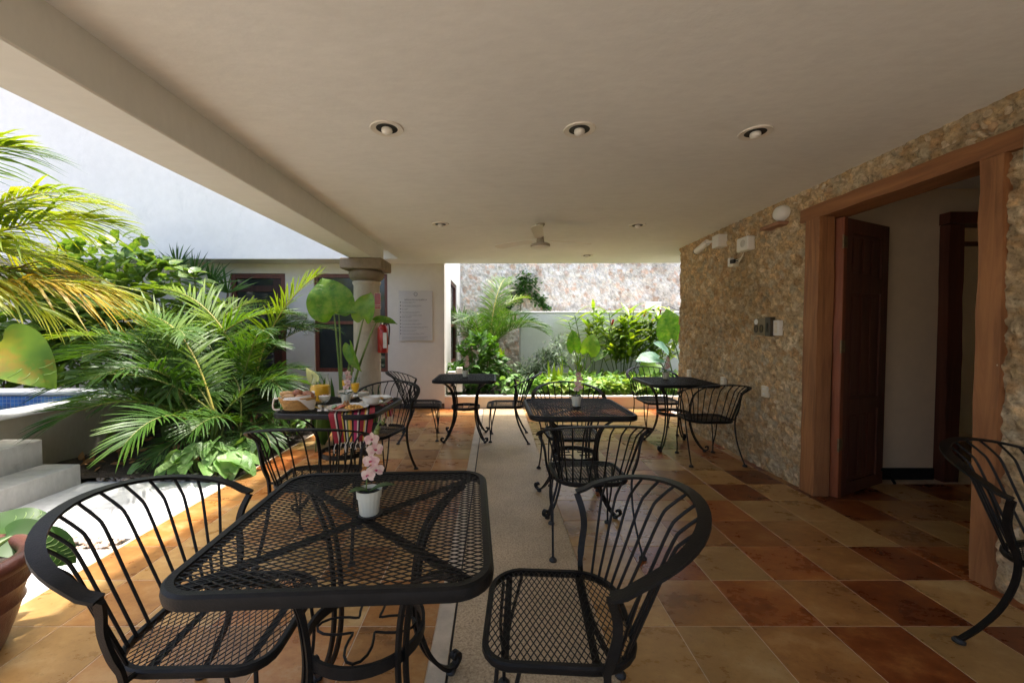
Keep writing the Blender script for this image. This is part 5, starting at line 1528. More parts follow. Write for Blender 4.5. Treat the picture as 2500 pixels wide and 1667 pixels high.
# leaf base plants round the column
def strap_plant(name, loc, label, n, L, W, mat, seed, lean=0.5, cat='plant', group=None, shape=LANCE):
    root = empty(name, loc, 0, label, cat, group); r = random.Random(seed)
    for k in range(n):
        a = 2 * math.pi * k / n + r.uniform(-.3, .3); ln = lean * r.uniform(0.5, 1.4)
        d = V(math.cos(a) * ln, math.sin(a) * ln, 1)
        g = MB(); g.leaf((0.02 * math.cos(a), 0.02 * math.sin(a), 0), d, V(-math.cos(a), -math.sin(a), ln), -0 + L * r.uniform(0.7, 1.15), W, shape, -r.uniform(0.5, 1.3), 0.35, 0.0)
        g.obj('leaf', mat, root, sharp=None)
    return root
strap_plant('peace_lily', (-1.95, 4.62, 0.0), 'dark leafy lily plant at the foot of the column', 16, 0.75, 0.055, M['palm_d'], 3, 0.55)
strap_plant('peace_lily', (-1.50, 4.85, 0.0), 'strap-leaved plant beside the column foot, behind the breakfast chair', 14, 0.62, 0.05, M['palm_d'], 4, 0.7)
cl = empty('calla_lily', (-1.92, 4.35, 0.0), 0, 'pale green calla flower behind the juice glasses', 'flower')
g = MB(); g.tube(smoothpath([(0, 0, 0), (0.02, 0, 0.4), (0.03, -0.02, 0.76)], 5), 0.007, 6); g.obj('stalk', M['stem'], cl)
g = MB(); g.leaf((0.03, -0.02, 0.74), (-0.45, -0.2, 0.9), (0.3, -0.9, 0.1), 0.21, 0.065, OVATE, -0.5, 0.5); g.obj('spathe', mat_leaf('pale_spathe', [(0.45, 0.50, 0.24), (0.62, 0.64, 0.38)], 0.5, 0.3, (1.2, 1.2, 0.8)), cl, sharp=None)

# big yellowing leaf at the left edge, stalk outside the frame
ear_plant('elephant_ear', (-3.50, 2.50, -0.05), 'big yellowing elephant ear leaf at the left edge over the pool', [
    ((0.36, 0.12, 1.26), (0.80, -0.25, -0.42), (-0.25, -0.55, 0.8), 0.44, 0.17, 0.7, 0.30),
    ((-0.25, 0.1, 1.10), (-0.8, 0.1, -0.3), (0, -0.5, 0.9), 0.45, 0.22, 0.6, 0.2)], M['alo_y'], 5)

# ---- back garden
gg = 'plants in the back garden'
def cane_plant(loc, label, n, H, spread, seed, flowers=0):
    root = empty('ginger_plant', loc, 0, label, 'plant', gg); r = random.Random(seed)
    for k in range(n):
        a = 2 * math.pi * k / n + r.uniform(-.5, .5); q = r.uniform(0.2, 1.0); h = H * r.uniform(0.72, 1.05)
        b = V(0.16 * q * math.cos(a), 0.10 * q * math.sin(a), 0)
        t = b + V(spread * q * math.cos(a), spread * 0.5 * q * math.sin(a), h)
        path = smoothpath([b, b.lerp(t, 0.5) + V(0, 0, 0.05), t], 6)
        g = MB(); g.tube(path, 0.008, 6); cane = g.obj('cane', M['stem'], root)
        g = MB()
        n_l = 15
        for j in range(n_l):
            f = 0.34 + 0.66 * j / (n_l - 1); i = min(int(f * (len(path) - 1)), len(path) - 2)
            p = path[i].lerp(path[i + 1], f * (len(path) - 1) - i)
            az = a + (0 if j % 2 else math.pi) + r.uniform(-.7, .7); el = r.uniform(0.25, 0.9)
            d = V(math.cos(az) * math.cos(el), math.sin(az) * math.cos(el), math.sin(el))
            g.leaf(p, d, V(0, 0, 1), r.uniform(0.36, 0.56), r.uniform(0.036, 0.052), LANCE, r.uniform(0.3, 1.0), 0.25, 0.03, r.uniform(0, 6))
        g.obj('leaves', M['ginger'], cane, sharp=None)
        if k < flowers:
            g = MB()
            for j in range(16):
                f = j / 15; aa = j * 2.4
                g.leaf(t + V(0.03 * f, 0, -0.05 + 0.10 * f), V(math.cos(aa), math.sin(aa), 0.6), V(0, 0, 1), 0.05, 0.018, OVATE, -0.5, 0.3)
            g.obj('flower_spike', mat_leaf('red_ginger_bract', [(0.40, 0.03, 0.03), (0.58, 0.08, 0.06)], 0.5, 0.2, (1.2, 0.8, 0.8)), cane, sharp=None)
    return root
cane_plant((2.62, 8.45, 0.17), 'tall clump of red ginger canes, left half of the thicket before the white wall', 14, 1.50, 0.70, 1, 3)
cane_plant((3.25, 8.40, 0.17), 'tall clump of red ginger canes nearest the stone wall corner', 13, 1.48, 0.65, 2, 3)
cane_plant((2.05, 8.55, 0.17), 'few leaning ginger canes at the left of the thicket', 6, 1.5, 0.45, 3, 1)
def needle_shrub(loc, label, branches, seed):
    root = empty('narrow_leaf_shrub', loc, 0, label, 'shrub', gg); r = random.Random(seed)
    for k, (tip, w) in enumerate(branches):
        tip = Vector(tip); b = V(0.04 * k - 0.1, 0, 0)
        path = smoothpath([b, b.lerp(tip, 0.5) + V(0, 0, 0.08), tip], 8)
        g = MB(); g.tube(path, [0.012 - 0.0006 * i for i in range(len(path))], 6); br = g.obj('branch', M['bark'], root)
        g = MB()
        for j in range(70):
            f = r.uniform(0.42, 1.0); i = min(int(f * (len(path) - 1)), len(path) - 2); p = path[i]
            p = p + V(r.gauss(0, w), r.gauss(0, w * 0.7), r.gauss(0, w * 0.6))
            d = V(r.uniform(-1, 1), r.uniform(-1, 0.6), r.uniform(-0.5, 0.9)).normalized()
            for q in range(3):
                d2 = (d + V(r.uniform(-.5, .5), r.uniform(-.5, .5), r.uniform(-.4, .4))).normalized()
                g.leaf(p, d2, V(0, -0.4, 1), r.uniform(0.10, 0.16), 0.0085, LANCE, r.uniform(0.1, 0.7), 0.2)
        g.obj('leaves', M['grey_leaf'], br, sharp=None)
    return root
needle_shrub((0.62, 7.95, 0.17), 'grey-green narrow leaved shrub leaning across the white wall', [((0.75, 0.1, 0.95), 0.12), ((0.55, 0.0, 0.88), 0.11), ((0.95, 0.0, 0.60), 0.12), ((0.35, -0.1, 0.55), 0.10), ((-0.15, -0.1, 0.45), 0.10), ((0.05, -0.2, 0.30), 0.10), ((0.75, -0.1, 0.72), 0.11)], 5)
ear_plant('elephant_ear', (1.68, 7.9, 0.17), 'pair of bright elephant ear leaves in the middle of the garden', [
    ((-0.16, -0.05, 0.78), (-0.1, -0.1, 0.95), (-0.1, -0.95, 0.2), 0.36, 0.14, 0.3, 0.3), ((0.12, -0.05, 0.72), (0.25, -0.1, 0.8), (0.1, -0.9, 0.3), 0.36, 0.19, 0.5, 0.25),
    ((0.30, 0.1, 0.60), (0.6, 0.0, 0.4), (0, -0.6, 0.8), 0.30, 0.12, 0.5, 0.2), ((-0.35, 0.0, 0.52), (-0.7, -0.1, 0.3), (0, -0.6, 0.8), 0.30, 0.11, 0.5, 0.2)], M['alocasia'], 7, gg)
ear_plant('elephant_ear', (3.60, 7.75, 0.17), 'large elephant ear half hidden by the stone wall corner', [
    ((-0.28, -0.05, 1.02), (-0.15, -0.05, 0.95), (-0.1, -0.95, 0.2), 0.52, 0.27, 0.3, 0.12), ((0.15, 0.1, 1.15), (0.2, 0, 0.9), (0, -0.9, 0.3), 0.45, 0.24, 0.4, 0.2), ((-0.6, -0.05, 0.48), (-0.8, -0.1, -0.4), (0.1, -0.7, 0.6), 0.34, 0.18, 0.4, 0.2)], M['alocasia'], 8, gg)
ear_plant('split_leaf_plant', (3.25, 7.35, 0.17), 'blue-green split leaf plant beside the stone wall corner', [
    ((-0.35, -0.02, 0.62), (-0.8, -0.2, 0.1), (0.0, -0.5, 0.9), 0.40, 0.18, 0.6, 0.15), ((-0.15, 0.02, 0.72), (-0.5, -0.3, 0.5), (0.1, -0.6, 0.8), 0.36, 0.16, 0.5, 0.2), ((0.15, 0.0, 0.5), (0.6, -0.4, 0.2), (0, -0.5, 0.9), 0.36, 0.16, 0.5, 0.2)], M['blue_leaf'], 9, gg)
strap_plant('bird_of_paradise', (1.10, 7.35, 0.17), 'yellow-green broad strap leaves behind the chair on the stone strip', 8, 0.62, 0.060, M['ginger'], 11, 0.6, 'plant', gg)
strap_plant('bird_of_paradise', (1.75, 8.35, 0.17), 'clump of upright strap leaves below the elephant ears', 12, 0.7, 0.045, M['ginger'], 12, 0.35, 'plant', gg)
shrub('pothos_plant', (-0.45, 7.25, 0.17), 'leafy green climber filling the left end of the planter', [((-0.05, 0, 0.30), (0.42, 0.30, 0.30)), ((0.35, 0.15, 0.45), (0.35, 0.30, 0.35)), ((0.15, 0.2, 0.80), (0.35, 0.28, 0.28))], 420, ARROW, 0.15, 0.062, M['ivy'], 63, 8, gg, 'plant')
shrub('pothos_plant', (0.35, 7.20, 0.17), 'low leafy mound between the planter edge and the left palms', [((0.0, 0, 0.16), (0.45, 0.30, 0.18)), ((0.35, 0.1, 0.12), (0.3, 0.25, 0.14))], 220, ARROW, 0.14, 0.055, M['syng'], 64, 5, gg, 'plant')
strap_plant('young_pothos', (0.10, 7.55, 0.75), 'bright young leaves standing above the green climber', 9, 0.26, 0.055, M['ginger'], 13, 0.9, 'plant', gg, ARROW)
g = leaf_cloud(1500, lambda r: V(r.uniform(0.85, 3.9), r.uniform(6.92, 8.35), 0.20 + 0.22 * r.random() ** 1.3), ARROW, 0.155, 0.062, 81, outc=V(2.2, 9.0, -0.6), up=0.8)
tag(g.obj('ground_cover', M['cover'], sharp=None), 'bright lime arrowhead ground cover filling the planter', 'ground cover', kind='stuff')
g = leaf_cloud(420, lambda r: V(r.uniform(0.95, 3.7), r.uniform(6.92, 8.2), 0.26 + 0.2 * r.random()), ARROW, 0.14, 0.055, 82, outc=V(2.2, 9.0, -0.6), up=0.8)
tag(g.obj('ground_cover', M['syng'], sharp=None), 'silvery green arrowhead leaves among the lime ground cover', 'ground cover', kind='stuff')
# creeper on the stone wall
def vine_place(r):
    # upper tuft, then a tail down to the left and one to the right
    k = r.random()
    if k < 0.45:
        x = r.gauss(0.78, 0.17); z = r.uniform(2.1, 2.75) - abs(x - 0.75) * 0.9
    elif k < 0.82:
        t = r.random(); x = 0.72 - 0.75 * t + r.gauss(0, 0.06); z = 2.28 - 0.62 * t + r.gauss(0, 0.10)
    else:
        t = r.random(); x = 0.95 + 0.32 * t + r.gauss(0, 0.04); z = 2.15 - 0.38 * t + r.gauss(0, 0.05)
    return V(x, 9.93 - 0.06 * r.random(), z)
vn = empty('wall_creeper', (0.6, 9.95, 1.7), 0, 'green creeper climbing the pale stone wall', 'creeper', gg)
g = leaf_cloud(620, vine_place, OVATE, 0.10, 0.034, 83, outc=V(0.6, 12.0, 2.0), up=0.2)
o = g.obj('foliage', M['ivy'], vn, (-0.6, -9.95, -1.7), sharp=None); tag(o, kind='stuff')
for pth in ([(0.0, -0.02, -0.1), (0.05, -0.02, 0.3), (0.18, -0.02, 0.95)], [(0.0, -0.02, 0.0), (-0.4, -0.02, -0.1), (-0.6, -0.02, -0.3)], [(0.1, -0.02, 0.5), (0.4, -0.02, 0.35), (0.65, -0.02, 0.1)]):
    g = MB(); g.tube(smoothpath(pth, 6), 0.009, 6); g.obj('stem', M['bark'], vn)
# small flood lamp on the white wall
fl = empty('flood_lamp', (3.55, 9.2, 1.70), 0, 'small white flood lamp on top of the white garden wall', 'lamp')
g = MB(); g.cbox(-0.16, 0.16, -0.06, 0.04, 0.06, 0.22, 0.01); g.obj('housing', M['white_plastic'], fl, sharp=25)
g = MB(); g.box(-0.02, 0.02, -0.03, 0.01, 0.0, 0.06); g.obj('bracket', M['metal'], fl, smooth=False)
g = MB(); g.tube(smoothpath([(0.16, 0, 0.08), (0.35, 0, 0.12), (0.55, 0, 0.04), (0.8, 0.0, 0.10)], 6), 0.008, 6); g.obj('cable', M['black'], fl)

# ------------------------------------------------------------------ orchids in little pots
M['pot_white'] = mat_plain('cream_glaze', (0.60, 0.60, 0.49), 0.35, var=0.03)
M['potsoil'] = mat_plain('black_gravel', (0.018, 0.017, 0.016), 0.8, var=0.5, scale=120, bump=0.004)
M['orch_leaf'] = mat_leaf('thick_orchid_leaf', [(0.045, 0.09, 0.022), (0.08, 0.13, 0.035)], 0.5, 0.08, (1.2, 1.3, 0.5), 10.0)
m, nt, b, o = new_mat('pink_orchid_petal')
tc = nt.nodes.new('ShaderNodeUVMap')
tn = tex_noise(nt, 60, 2, 0.5, vec=world_vec(nt)); rr_ = ramp(nt, tn.outputs['Fac'], [(0.35, (0.62, 0.36, 0.34)), (0.55, (0.74, 0.60, 0.50)), (0.7, (0.70, 0.44, 0.40))])
nt.links.new(rr_.outputs[0], b.inputs['Base Color']); b.inputs['Roughness'].default_value = 0.6
tr = nt.nodes.new('ShaderNodeBsdfTranslucent'); nt.links.new(rr_.outputs[0], tr.inputs['Color'])
ms = nt.nodes.new('ShaderNodeMixShader'); ms.inputs[0].default_value = 0.25
nt.links.new(b.outputs[0], ms.inputs[1]); nt.links.new(tr.outputs[0], ms.inputs[2]); nt.links.new(ms.outputs[0], o.inputs['Surface'])
M['petal'] = m
M['lip'] = mat_plain('magenta_lip', (0.48, 0.05, 0.12), 0.5, var=0.15)
M['bud'] = mat_plain('olive_bud', (0.13, 0.15, 0.03), 0.55, var=0.2, scale=40)
PET = [(0, 0, 0.15), (0.2, 0.2, 0.75), (0.5, 0.5, 1.0), (0.8, 0.8, 0.72), (1, 1, 0.12)]
def make_orchid():
    root = empty('potted_orchid')
    g = MB(); g.lathe([(0.036, 0.0), (0.038, 0.004), (0.0445, 0.066), (0.0485, 0.068), (0.0510, 0.098)], 72, ribs=18, ribd=0.014, capb=True)
    g.lathe([(0.0510, 0.098), (0.0515, 0.101), (0.049, 0.101), (0.046, 0.085)], 72); g.obj('pot', M['pot_white'], root)
    g = MB(); g.lathe([(0.0465, 0.086), (0.03, 0.090), (0.0, 0.092)], 30); g.obj('soil', M['potsoil'], root)
    g = MB(); g.lathe([(0.048, 0.0), (0.048, 0.0025), (0.036, 0.003)], 30, (0.003, 0.002, -0.003)); g.obj('saucer', M['black'], root)
    st_ = smoothpath([(-0.012, 0.0, 0.088), (-0.008, 0.0, 0.15), (-0.002, 0.0, 0.22), (0.012, -0.006, 0.30), (0.030, -0.010, 0.350), (0.052, -0.010, 0.385)], 6)
    g = MB(); g.tube(st_, 0.0028, 6); g.obj('flower_stem', M['stem'], root)
    for k, (a, L, ben) in enumerate(((205, 0.075, 0.9), (-12, 0.105, 0.7))):
        g = MB(); d = V(math.cos(R(a)), math.sin(R(a)), 0.75)
        g.leaf((0.0, 0, 0.088), d, V(-math.cos(R(a)) * 0.6, -math.sin(R(a)) * 0.6, 1), L * 1.15, 0.024, LANCE, ben, 0.35)
        lf = g.obj('leaf', M['orch_leaf'], root, sharp=None); so = lf.modifiers.new('thick', 'SOLIDIFY'); so.thickness = 0.003
    for k, (x, z, sc, az) in enumerate(((0.014, 0.310, 0.90, -80), (0.022, 0.268, 1.05, -65), (0.016, 0.222, 1.05, -100), (0.028, 0.185, 1.0, -75), (0.006, 0.165, 0.95, -110))):
        fr_ = empty('flower', (0, 0, 0)); fr_.parent = root
        f = V(math.cos(R(az)), math.sin(R(az)), 0.12).normalized(); u = V(0, 0, 1); sd = f.cross(u).normalized(); u = sd.cross(f).normalized()
        c = V(x, -0.012, z) + f * 0.014
        g = MB()
        for ang, L, W in ((90, 0.032, 0.011), (215, 0.032, 0.011), (325, 0.032, 0.011), (10, 0.034, 0.018), (170, 0.034, 0.018)):
            d = sd * math.cos(R(ang)) + u * math.sin(R(ang))
            g.leaf(c, d + f * 0.25, f, L * sc, W * sc, PET, 0.5, 0.15, 0.04, k)
        g.obj('petals', M['petal'], fr_, sharp=None)
        g = MB(); g.leaf(c + f * 0.002, f * 0.8 - u * 0.6, u, 0.017 * sc, 0.008 * sc, OVATE, -0.8, 0.6); g.lathe([(0.0, -0.004), (0.004, 0), (0.0, 0.004)], 8, tuple(c + f * 0.003)); g.obj('lip', M['lip'], fr_, sharp=None)
    for p, s in (((0.040, -0.010, 0.352), 0.0105), ((0.034, -0.011, 0.334), 0.012), ((0.058, -0.010, 0.374), 0.008), ((0.064, -0.010, 0.388), 0.0055)):
        g = MB(); g.lathe([(0.0, -s * 1.15), (s * 0.7, -s * 0.7), (s, 0), (s * 0.75, s * 0.7), (0.0, s * 1.15)], 10, p); g.obj('bud', M['bud'], root)
    return root
GO = 'little potted orchids on the tables'
O0 = make_orchid()
ORCH = [(-0.392, 1.262, 8, 'potted pink orchid on the foreground table'), (-1.150, 3.15, 20, 'potted pink orchid among the breakfast dishes'), (0.610, 3.05, -10, 'potted pink orchid on the middle table'),
        (-0.355, 4.93, 30, 'potted pink orchid on the table before the cream wall corner'), (1.975, 4.72, 0, 'potted pink orchid on the table by the stone wall end')]
for i, (x, y, a, lab) in enumerate(ORCH):
    o = O0 if i == 0 else copy_tree(O0)
    o.location = (x, y, TZ + 0.0065); o.rotation_euler = (0, 0, R(a)); o.scale = (0.76, 0.76, 0.76); tag(o, lab, 'potted orchid', GO)

# ------------------------------------------------------------------ breakfast
BZ = TZ + 0.004
BX, BY = -1.16, 3.12
def uvcloth(name, pts, nu, nv, mat, parent=None):
    """pts(u, v) -> point; with a UV map for the stripes"""
    mb = MB(); vv = []; fs = []
    for j in range(nv + 1):
        for i in range(nu + 1): vv.append(pts(i / nu, j / nv))
    for j in range(nv):
        for i in range(nu):
            a = j * (nu + 1) + i; fs.append((a, a + 1, a + nu + 2, a + nu + 1))
    mb.add(vv, fs); me = mb.mesh(name, mat, True, None)
    uv = me.uv_layers.new(name='UVMap')
    for p in me.polygons:
        for li in p.loop_indices:
            k = me.loops[li].vertex_index; uv.data[li].uv = ((k % (nu + 1)) / nu, (k // (nu + 1)) / nv)
    o = bpy.data.objects.new(name, me); return link(o, parent)
def mat_stripes(name, stops):
    m, nt, b, o = new_mat(name)
    uv = nt.nodes.new('ShaderNodeUVMap'); sp = nt.nodes.new('ShaderNodeSeparateXYZ')
    nt.links.new(uv.outputs[0], sp.inputs[0]); r_ = ramp(nt, sp.outputs['X'], stops, 'CONSTANT')
    nt.links.new(r_.outputs[0], b.inputs['Base Color']); b.inputs['Roughness'].default_value = 0.85
    tn = tex_noise(nt, 300, 2, 0.5, vec=world_vec(nt)); add_bump(nt, b, tn.outputs['Fac'], 0.5, 0.001)
    return m
RED, PNK, YEL, BLK, CRM, GRN, ORG = (0.30, 0.018, 0.026), (0.38, 0.022, 0.085), (0.62, 0.42, 0.06), (0.02, 0.012, 0.012), (0.62, 0.52, 0.42), (0.10, 0.16, 0.05), (0.55, 0.20, 0.03)
SARAPE = mat_stripes('striped_serape_cloth', [(0.0, RED), (0.12, CRM), (0.15, BLK), (0.19, RED), (0.27, YEL), (0.30, BLK), (0.34, CRM), (0.37, GRN), (0.41, YEL), (0.45, ORG), (0.49, BLK), (0.54, PNK), (0.62, CRM), (0.65, BLK), (0.69, RED), (0.78, YEL), (0.81, CRM), (0.84, BLK), (0.88, RED)])
NAPK = mat_stripes('striped_grey_napkin', [(0.0, (0.62, 0.58, 0.50)), (0.14, (0.10, 0.09, 0.08)), (0.24, (0.62, 0.58, 0.50)), (0.36, (0.28, 0.24, 0.18)), (0.46, (0.62, 0.58, 0.50)), (0.6, (0.10, 0.09, 0.08)), (0.70, (0.62, 0.58, 0.50)), (0.84, (0.34, 0.25, 0.15)), (0.92, (0.62, 0.58, 0.5))])
M['thread'] = mat_plain('cream_thread', (0.66, 0.60, 0.50), 0.9)
def serape(x0, y0, ang, w, l, drop_len, label, seed):
    root = empty('table_runner', (x0, y0, 0), ang, label, 'cloth', 'striped cloths on the breakfast table')
    r = random.Random(seed)
    # v runs along -y to the table edge and then down
    edge = l
    def pt(u, v):
        s = v * (l + drop_len); x = (u - 0.5) * w
        if s < edge: return V(x, -s, BZ + 0.002 + 0.001 * math.sin(u * 9))
        q = s - edge
        return V(x * (1 - 0.25 * q / drop_len) + 0.02 * q, -edge - min(0.016, q) - 0.10 * q - 0.012 * math.sin(u * 11 + 1) * q / drop_len, BZ + 0.001 - max(0, q - 0.010) * 0.97)
    uvcloth('cloth', pt, 24, 24, SARAPE, root)
    for k in range(13):
        u = (k + 0.5) / 13; p = pt(u, 1.0); e = p + V(r.uniform(-.015, .015), r.uniform(-.012, .004), -r.uniform(0.04, 0.075))
        g = MB(); g.tube(smoothpath([p, (p + e) / 2 + V(r.uniform(-.012, .012), 0, 0), e], 4), 0.0032, 5); g.obj('fringe', M['thread'], root)
serape(-1.05, 3.04, R(16), 0.30, 0.275, 0.20, 'striped red serape hanging over the near edge of the breakfast table', 1)
serape(-0.985, 3.20, R(82), 0.22, 0.135, 0.12, 'striped red serape hanging over the right edge of the breakfast table', 2)
uvcloth('napkin', lambda u, v: V(-1.235 + 0.20 * u - 0.10 * v, 2.835 + 0.24 * v, BZ + 0.0045 + 0.003 * math.sin(u * 7 + v * 3)), 12, 10, NAPK)
o = bpy.data.objects['napkin']; tag(o, 'striped grey napkin under the bread basket', 'napkin', 'napkins on the breakfast table')
uvcloth('napkin', lambda u, v: V(-0.955 + 0.12 * u, 3.16 + 0.22 * v, BZ + 0.0075 + 0.003 * math.sin(u * 7 + v * 3)), 12, 10, NAPK)
o = bpy.data.objects['napkin.001']; tag(o, 'folded striped napkin with cutlery at the right of the breakfast table', 'napkin', 'napkins on the breakfast table')

def plate(name, x, y, z, r, label, group='cream dishes on the breakfast table'):
    g = MB(); g.lathe([(0.0, 0.004), (r * 0.55, 0.004), (r * 0.66, 0.007), (r * 0.98, 0.019), (r, 0.022), (r * 0.97, 0.0185), (r * 0.62, 0.003), (r * 0.5, 0.0), (0.0, 0.0)], 40)
    return tag(g.obj(name, M['porcelain'], loc=(x, y, z)), label, 'plate', group)
PX, PY = -1.045, 2.895
plate('plate', PX, PY, BZ + 0.007, 0.145, 'oval cream plate of scrambled eggs at the near edge')
# food on it
def lump(n, c, rx, ry, rz, s, seed, name, mat, label, cat):
    mb = MB(); r = random.Random(seed)
    for i in range(n):
        a = r.uniform(0, 6.28); q = math.sqrt(r.random())
        p = V(c[0] + rx * q * math.cos(a), c[1] + ry * q * math.sin(a), c[2] + rz * (1 - q * q) * r.random())
        bm = bmesh.new(); bmesh.ops.create_icosphere(bm, subdivisions=1, radius=s * r.uniform(0.7, 1.3))
        vv = [tuple(p + V(v.co.x * r.uniform(.8, 1.2), v.co.y * r.uniform(.8, 1.2), v.co.z * 0.75)) for v in bm.verts]
        mb.add(vv, [tuple(v.index for v in f.verts) for f in bm.faces]); bm.free()
    return tag(mb.obj(name, mat, sharp=None), label, cat, kind='stuff')
EGG = mat_plain('scrambled_egg', (0.62, 0.33, 0.06), 0.6, var=0.3, scale=60)
lump(90, (PX + 0.045, PY, BZ + 0.016), 0.062, 0.048, 0.022, 0.010, 1, 'scrambled_eggs', EGG, 'heap of orange scrambled eggs on the near plate', 'food')
tm = empty('tomato_slices', (PX - 0.07, PY - 0.005, BZ + 0.017), 0, 'red tomato slices on the near plate', 'food')
for k in range(3):
    g = MB(); g.lathe([(0.0, 0.006), (0.024, 0.006), (0.026, 0.003), (0.024, 0.0), (0.0, 0.0)], 18); g.obj('slice', mat_plain('tomato_red', (0.50, 0.09, 0.035), 0.35, var=0.2, scale=50), tm, (0.012 * k, -0.010 + 0.014 * k, 0.005 * k), (R(14), R(-12), 0))
cuc = empty('cucumber_slices', (PX - 0.108, PY + 0.005, BZ + 0.022), 0, 'dark cucumber slices at the left of the near plate', 'food')
for k in range(3):
    g = MB(); g.lathe([(0.0, 0.004), (0.019, 0.004), (0.020, 0.002), (0.019, 0.0), (0.0, 0.0)], 16); g.obj('slice', mat_plain('cucumber_green', (0.16, 0.24, 0.08), 0.4, var=0.3, scale=60), cuc, (0.0 + 0.008 * k, 0.020 - 0.018 * k, 0.002 * k), (R(20), R(-16), 0))
ts = empty('toast_points', (PX - 0.018, PY + 0.005, BZ + 0.014), 0, 'two brown toast triangles standing on the near plate', 'food')
for k in range(2):
    g = MB(); g.add([(-0.028, 0, 0), (0.028, 0, 0), (0, 0.004, 0.055), (-0.028, 0.010, 0), (0.028, 0.010, 0), (0, 0.014, 0.055)], [(0, 1, 2), (5, 4, 3), (0, 3, 4, 1), (1, 4, 5, 2), (2, 5, 3, 0)])
    g.obj('toast', mat_plain('toasted_bread', (0.34, 0.17, 0.06), 0.8, var=0.3, scale=40), ts, (0.020 * k - 0.010, 0.014 * k, 0.0), (R(-12), 0, R(14 * k)), smooth=False)
plate('plate', -0.925, 3.055, BZ + 0.010, 0.090, 'cream saucer under the round bowl at the right')
def bowl(name, x, y, z, r, h, label, fill=None):
    g = MB(); g.lathe([(0.0, 0.0), (r * 0.6, 0.0), (r * 0.78, 0.006), (r * 0.96, h * 0.6), (r, h), (r * 0.95, h), (r * 0.90, h * 0.6), (r * 0.70, 0.012), (0.0, 0.010)], 36)
    o = tag(g.obj(name, M['porcelain'], loc=(x, y, z)), label, 'bowl', 'cream dishes on the breakfast table')
    return o
bowl('bowl', -0.925, 3.055, BZ + 0.019, 0.068, 0.052, 'round cream bowl on the saucer at the right')
plate('plate', -1.205, 3.365, BZ + 0.004, 0.085, 'cream saucer under the bowl behind the orchid')
bowl('bowl', -1.23, 3.365, BZ + 0.013, 0.068, 0.055, 'cream bowl behind the orchid, beside the juice jug')
plate('plate', -0.965, 3.30, BZ + 0.004, 0.125, 'far cream plate of eggs before the empty chair')
lump(50, (-0.965, 3.30, BZ + 0.012), 0.06, 0.045, 0.018, 0.010, 2, 'scrambled_eggs', EGG, 'scrambled eggs on the far plate', 'food')
# dessert glasses with yoghurt
def dessert(x, y, label):
    root = empty('dessert_glass', (x, y, BZ + 0.004), 0, label, 'glass', 'stemmed dessert glasses')
    g = MB(); g.lathe([(0.0, 0.0), (0.030, 0.0), (0.030, 0.003), (0.008, 0.007), (0.006, 0.025), (0.020, 0.034), (0.040, 0.055), (0.046, 0.082)], 30); g.obj('cup', M['glass'], root)
    g = MB(); g.lathe([(0.0, 0.040), (0.016, 0.0405), (0.035, 0.060), (0.040, 0.078), (0.02, 0.084), (0.0, 0.086)], 24); yo = g.obj('yoghurt', mat_plain('cream_yoghurt', (0.70, 0.64, 0.54), 0.5, var=0.06, scale=40), root)
    r = random.Random(3)
    for k in range(9):
        a = r.uniform(0, 6.28); q = r.uniform(0, 0.028); g = MB(); g.lathe([(0, -0.004), (0.006, 0.0), (0, 0.004)], 7, (q * math.cos(a), q * math.sin(a), 0.086)); g.obj('granola', mat_plain('granola', (0.34, 0.18, 0.08), 0.8) if k == 0 else bpy.data.materials['granola'], yo)
dessert(-1.262, 3.02, 'stemmed glass of yoghurt beside the bread basket')
dessert(-1.03, 3.20, 'stemmed glass of yoghurt right of the orchid')
# juice
M['juice'] = mat_plain('orange_juice', (0.85, 0.44, 0.02), 0.35, var=0.04)
jug = empty('juice_jug', (-1.385, 3.24, BZ + 0.001), 0, 'clear glass jug half full of orange juice', 'jug')
g = MB(); prof = [(0.060, 0.0), (0.074, 0.012), (0.079, 0.06), (0.078, 0.10), (0.070, 0.15), (0.060, 0.185), (0.058, 0.20), (0.063, 0.222)]
g.lathe([(0.0, 0.0)] + prof, 40); g.obj('glass_body', M['glass'], jug)
g = MB(); g.lathe([(0.0, 0.011), (0.0705, 0.0145), (0.0762, 0.06), (0.0752, 0.10), (0.0712, 0.128), (0.0, 0.128)], 40); g.obj('juice', M['juice'], jug)
def flute(x, y, label, lvl=0.165):
    root = empty('juice_glass', (x, y, BZ + 0.001), 0, label, 'glass', 'flutes of orange juice')
    g = MB(); g.lathe([(0.0, 0.0), (0.032, 0.0), (0.032, 0.002), (0.006, 0.006), (0.0045, 0.04), (0.005, 0.085), (0.016, 0.096), (0.030, 0.125), (0.033, 0.16), (0.031, 0.212)], 32); g.obj('glass_body', M['glass'], root)
    g = MB(); g.lathe([(0.0, 0.0945), (0.0138, 0.0995), (0.0284, 0.1265), (0.0314, 0.16), (0.0310, lvl), (0.0, lvl)], 32); g.obj('juice', M['juice'], root)
flute(-1.192, 3.27, 'left flute of orange juice, behind the orchid')
flute(-1.055, 3.085, 'right flute of orange juice, before the orchid')
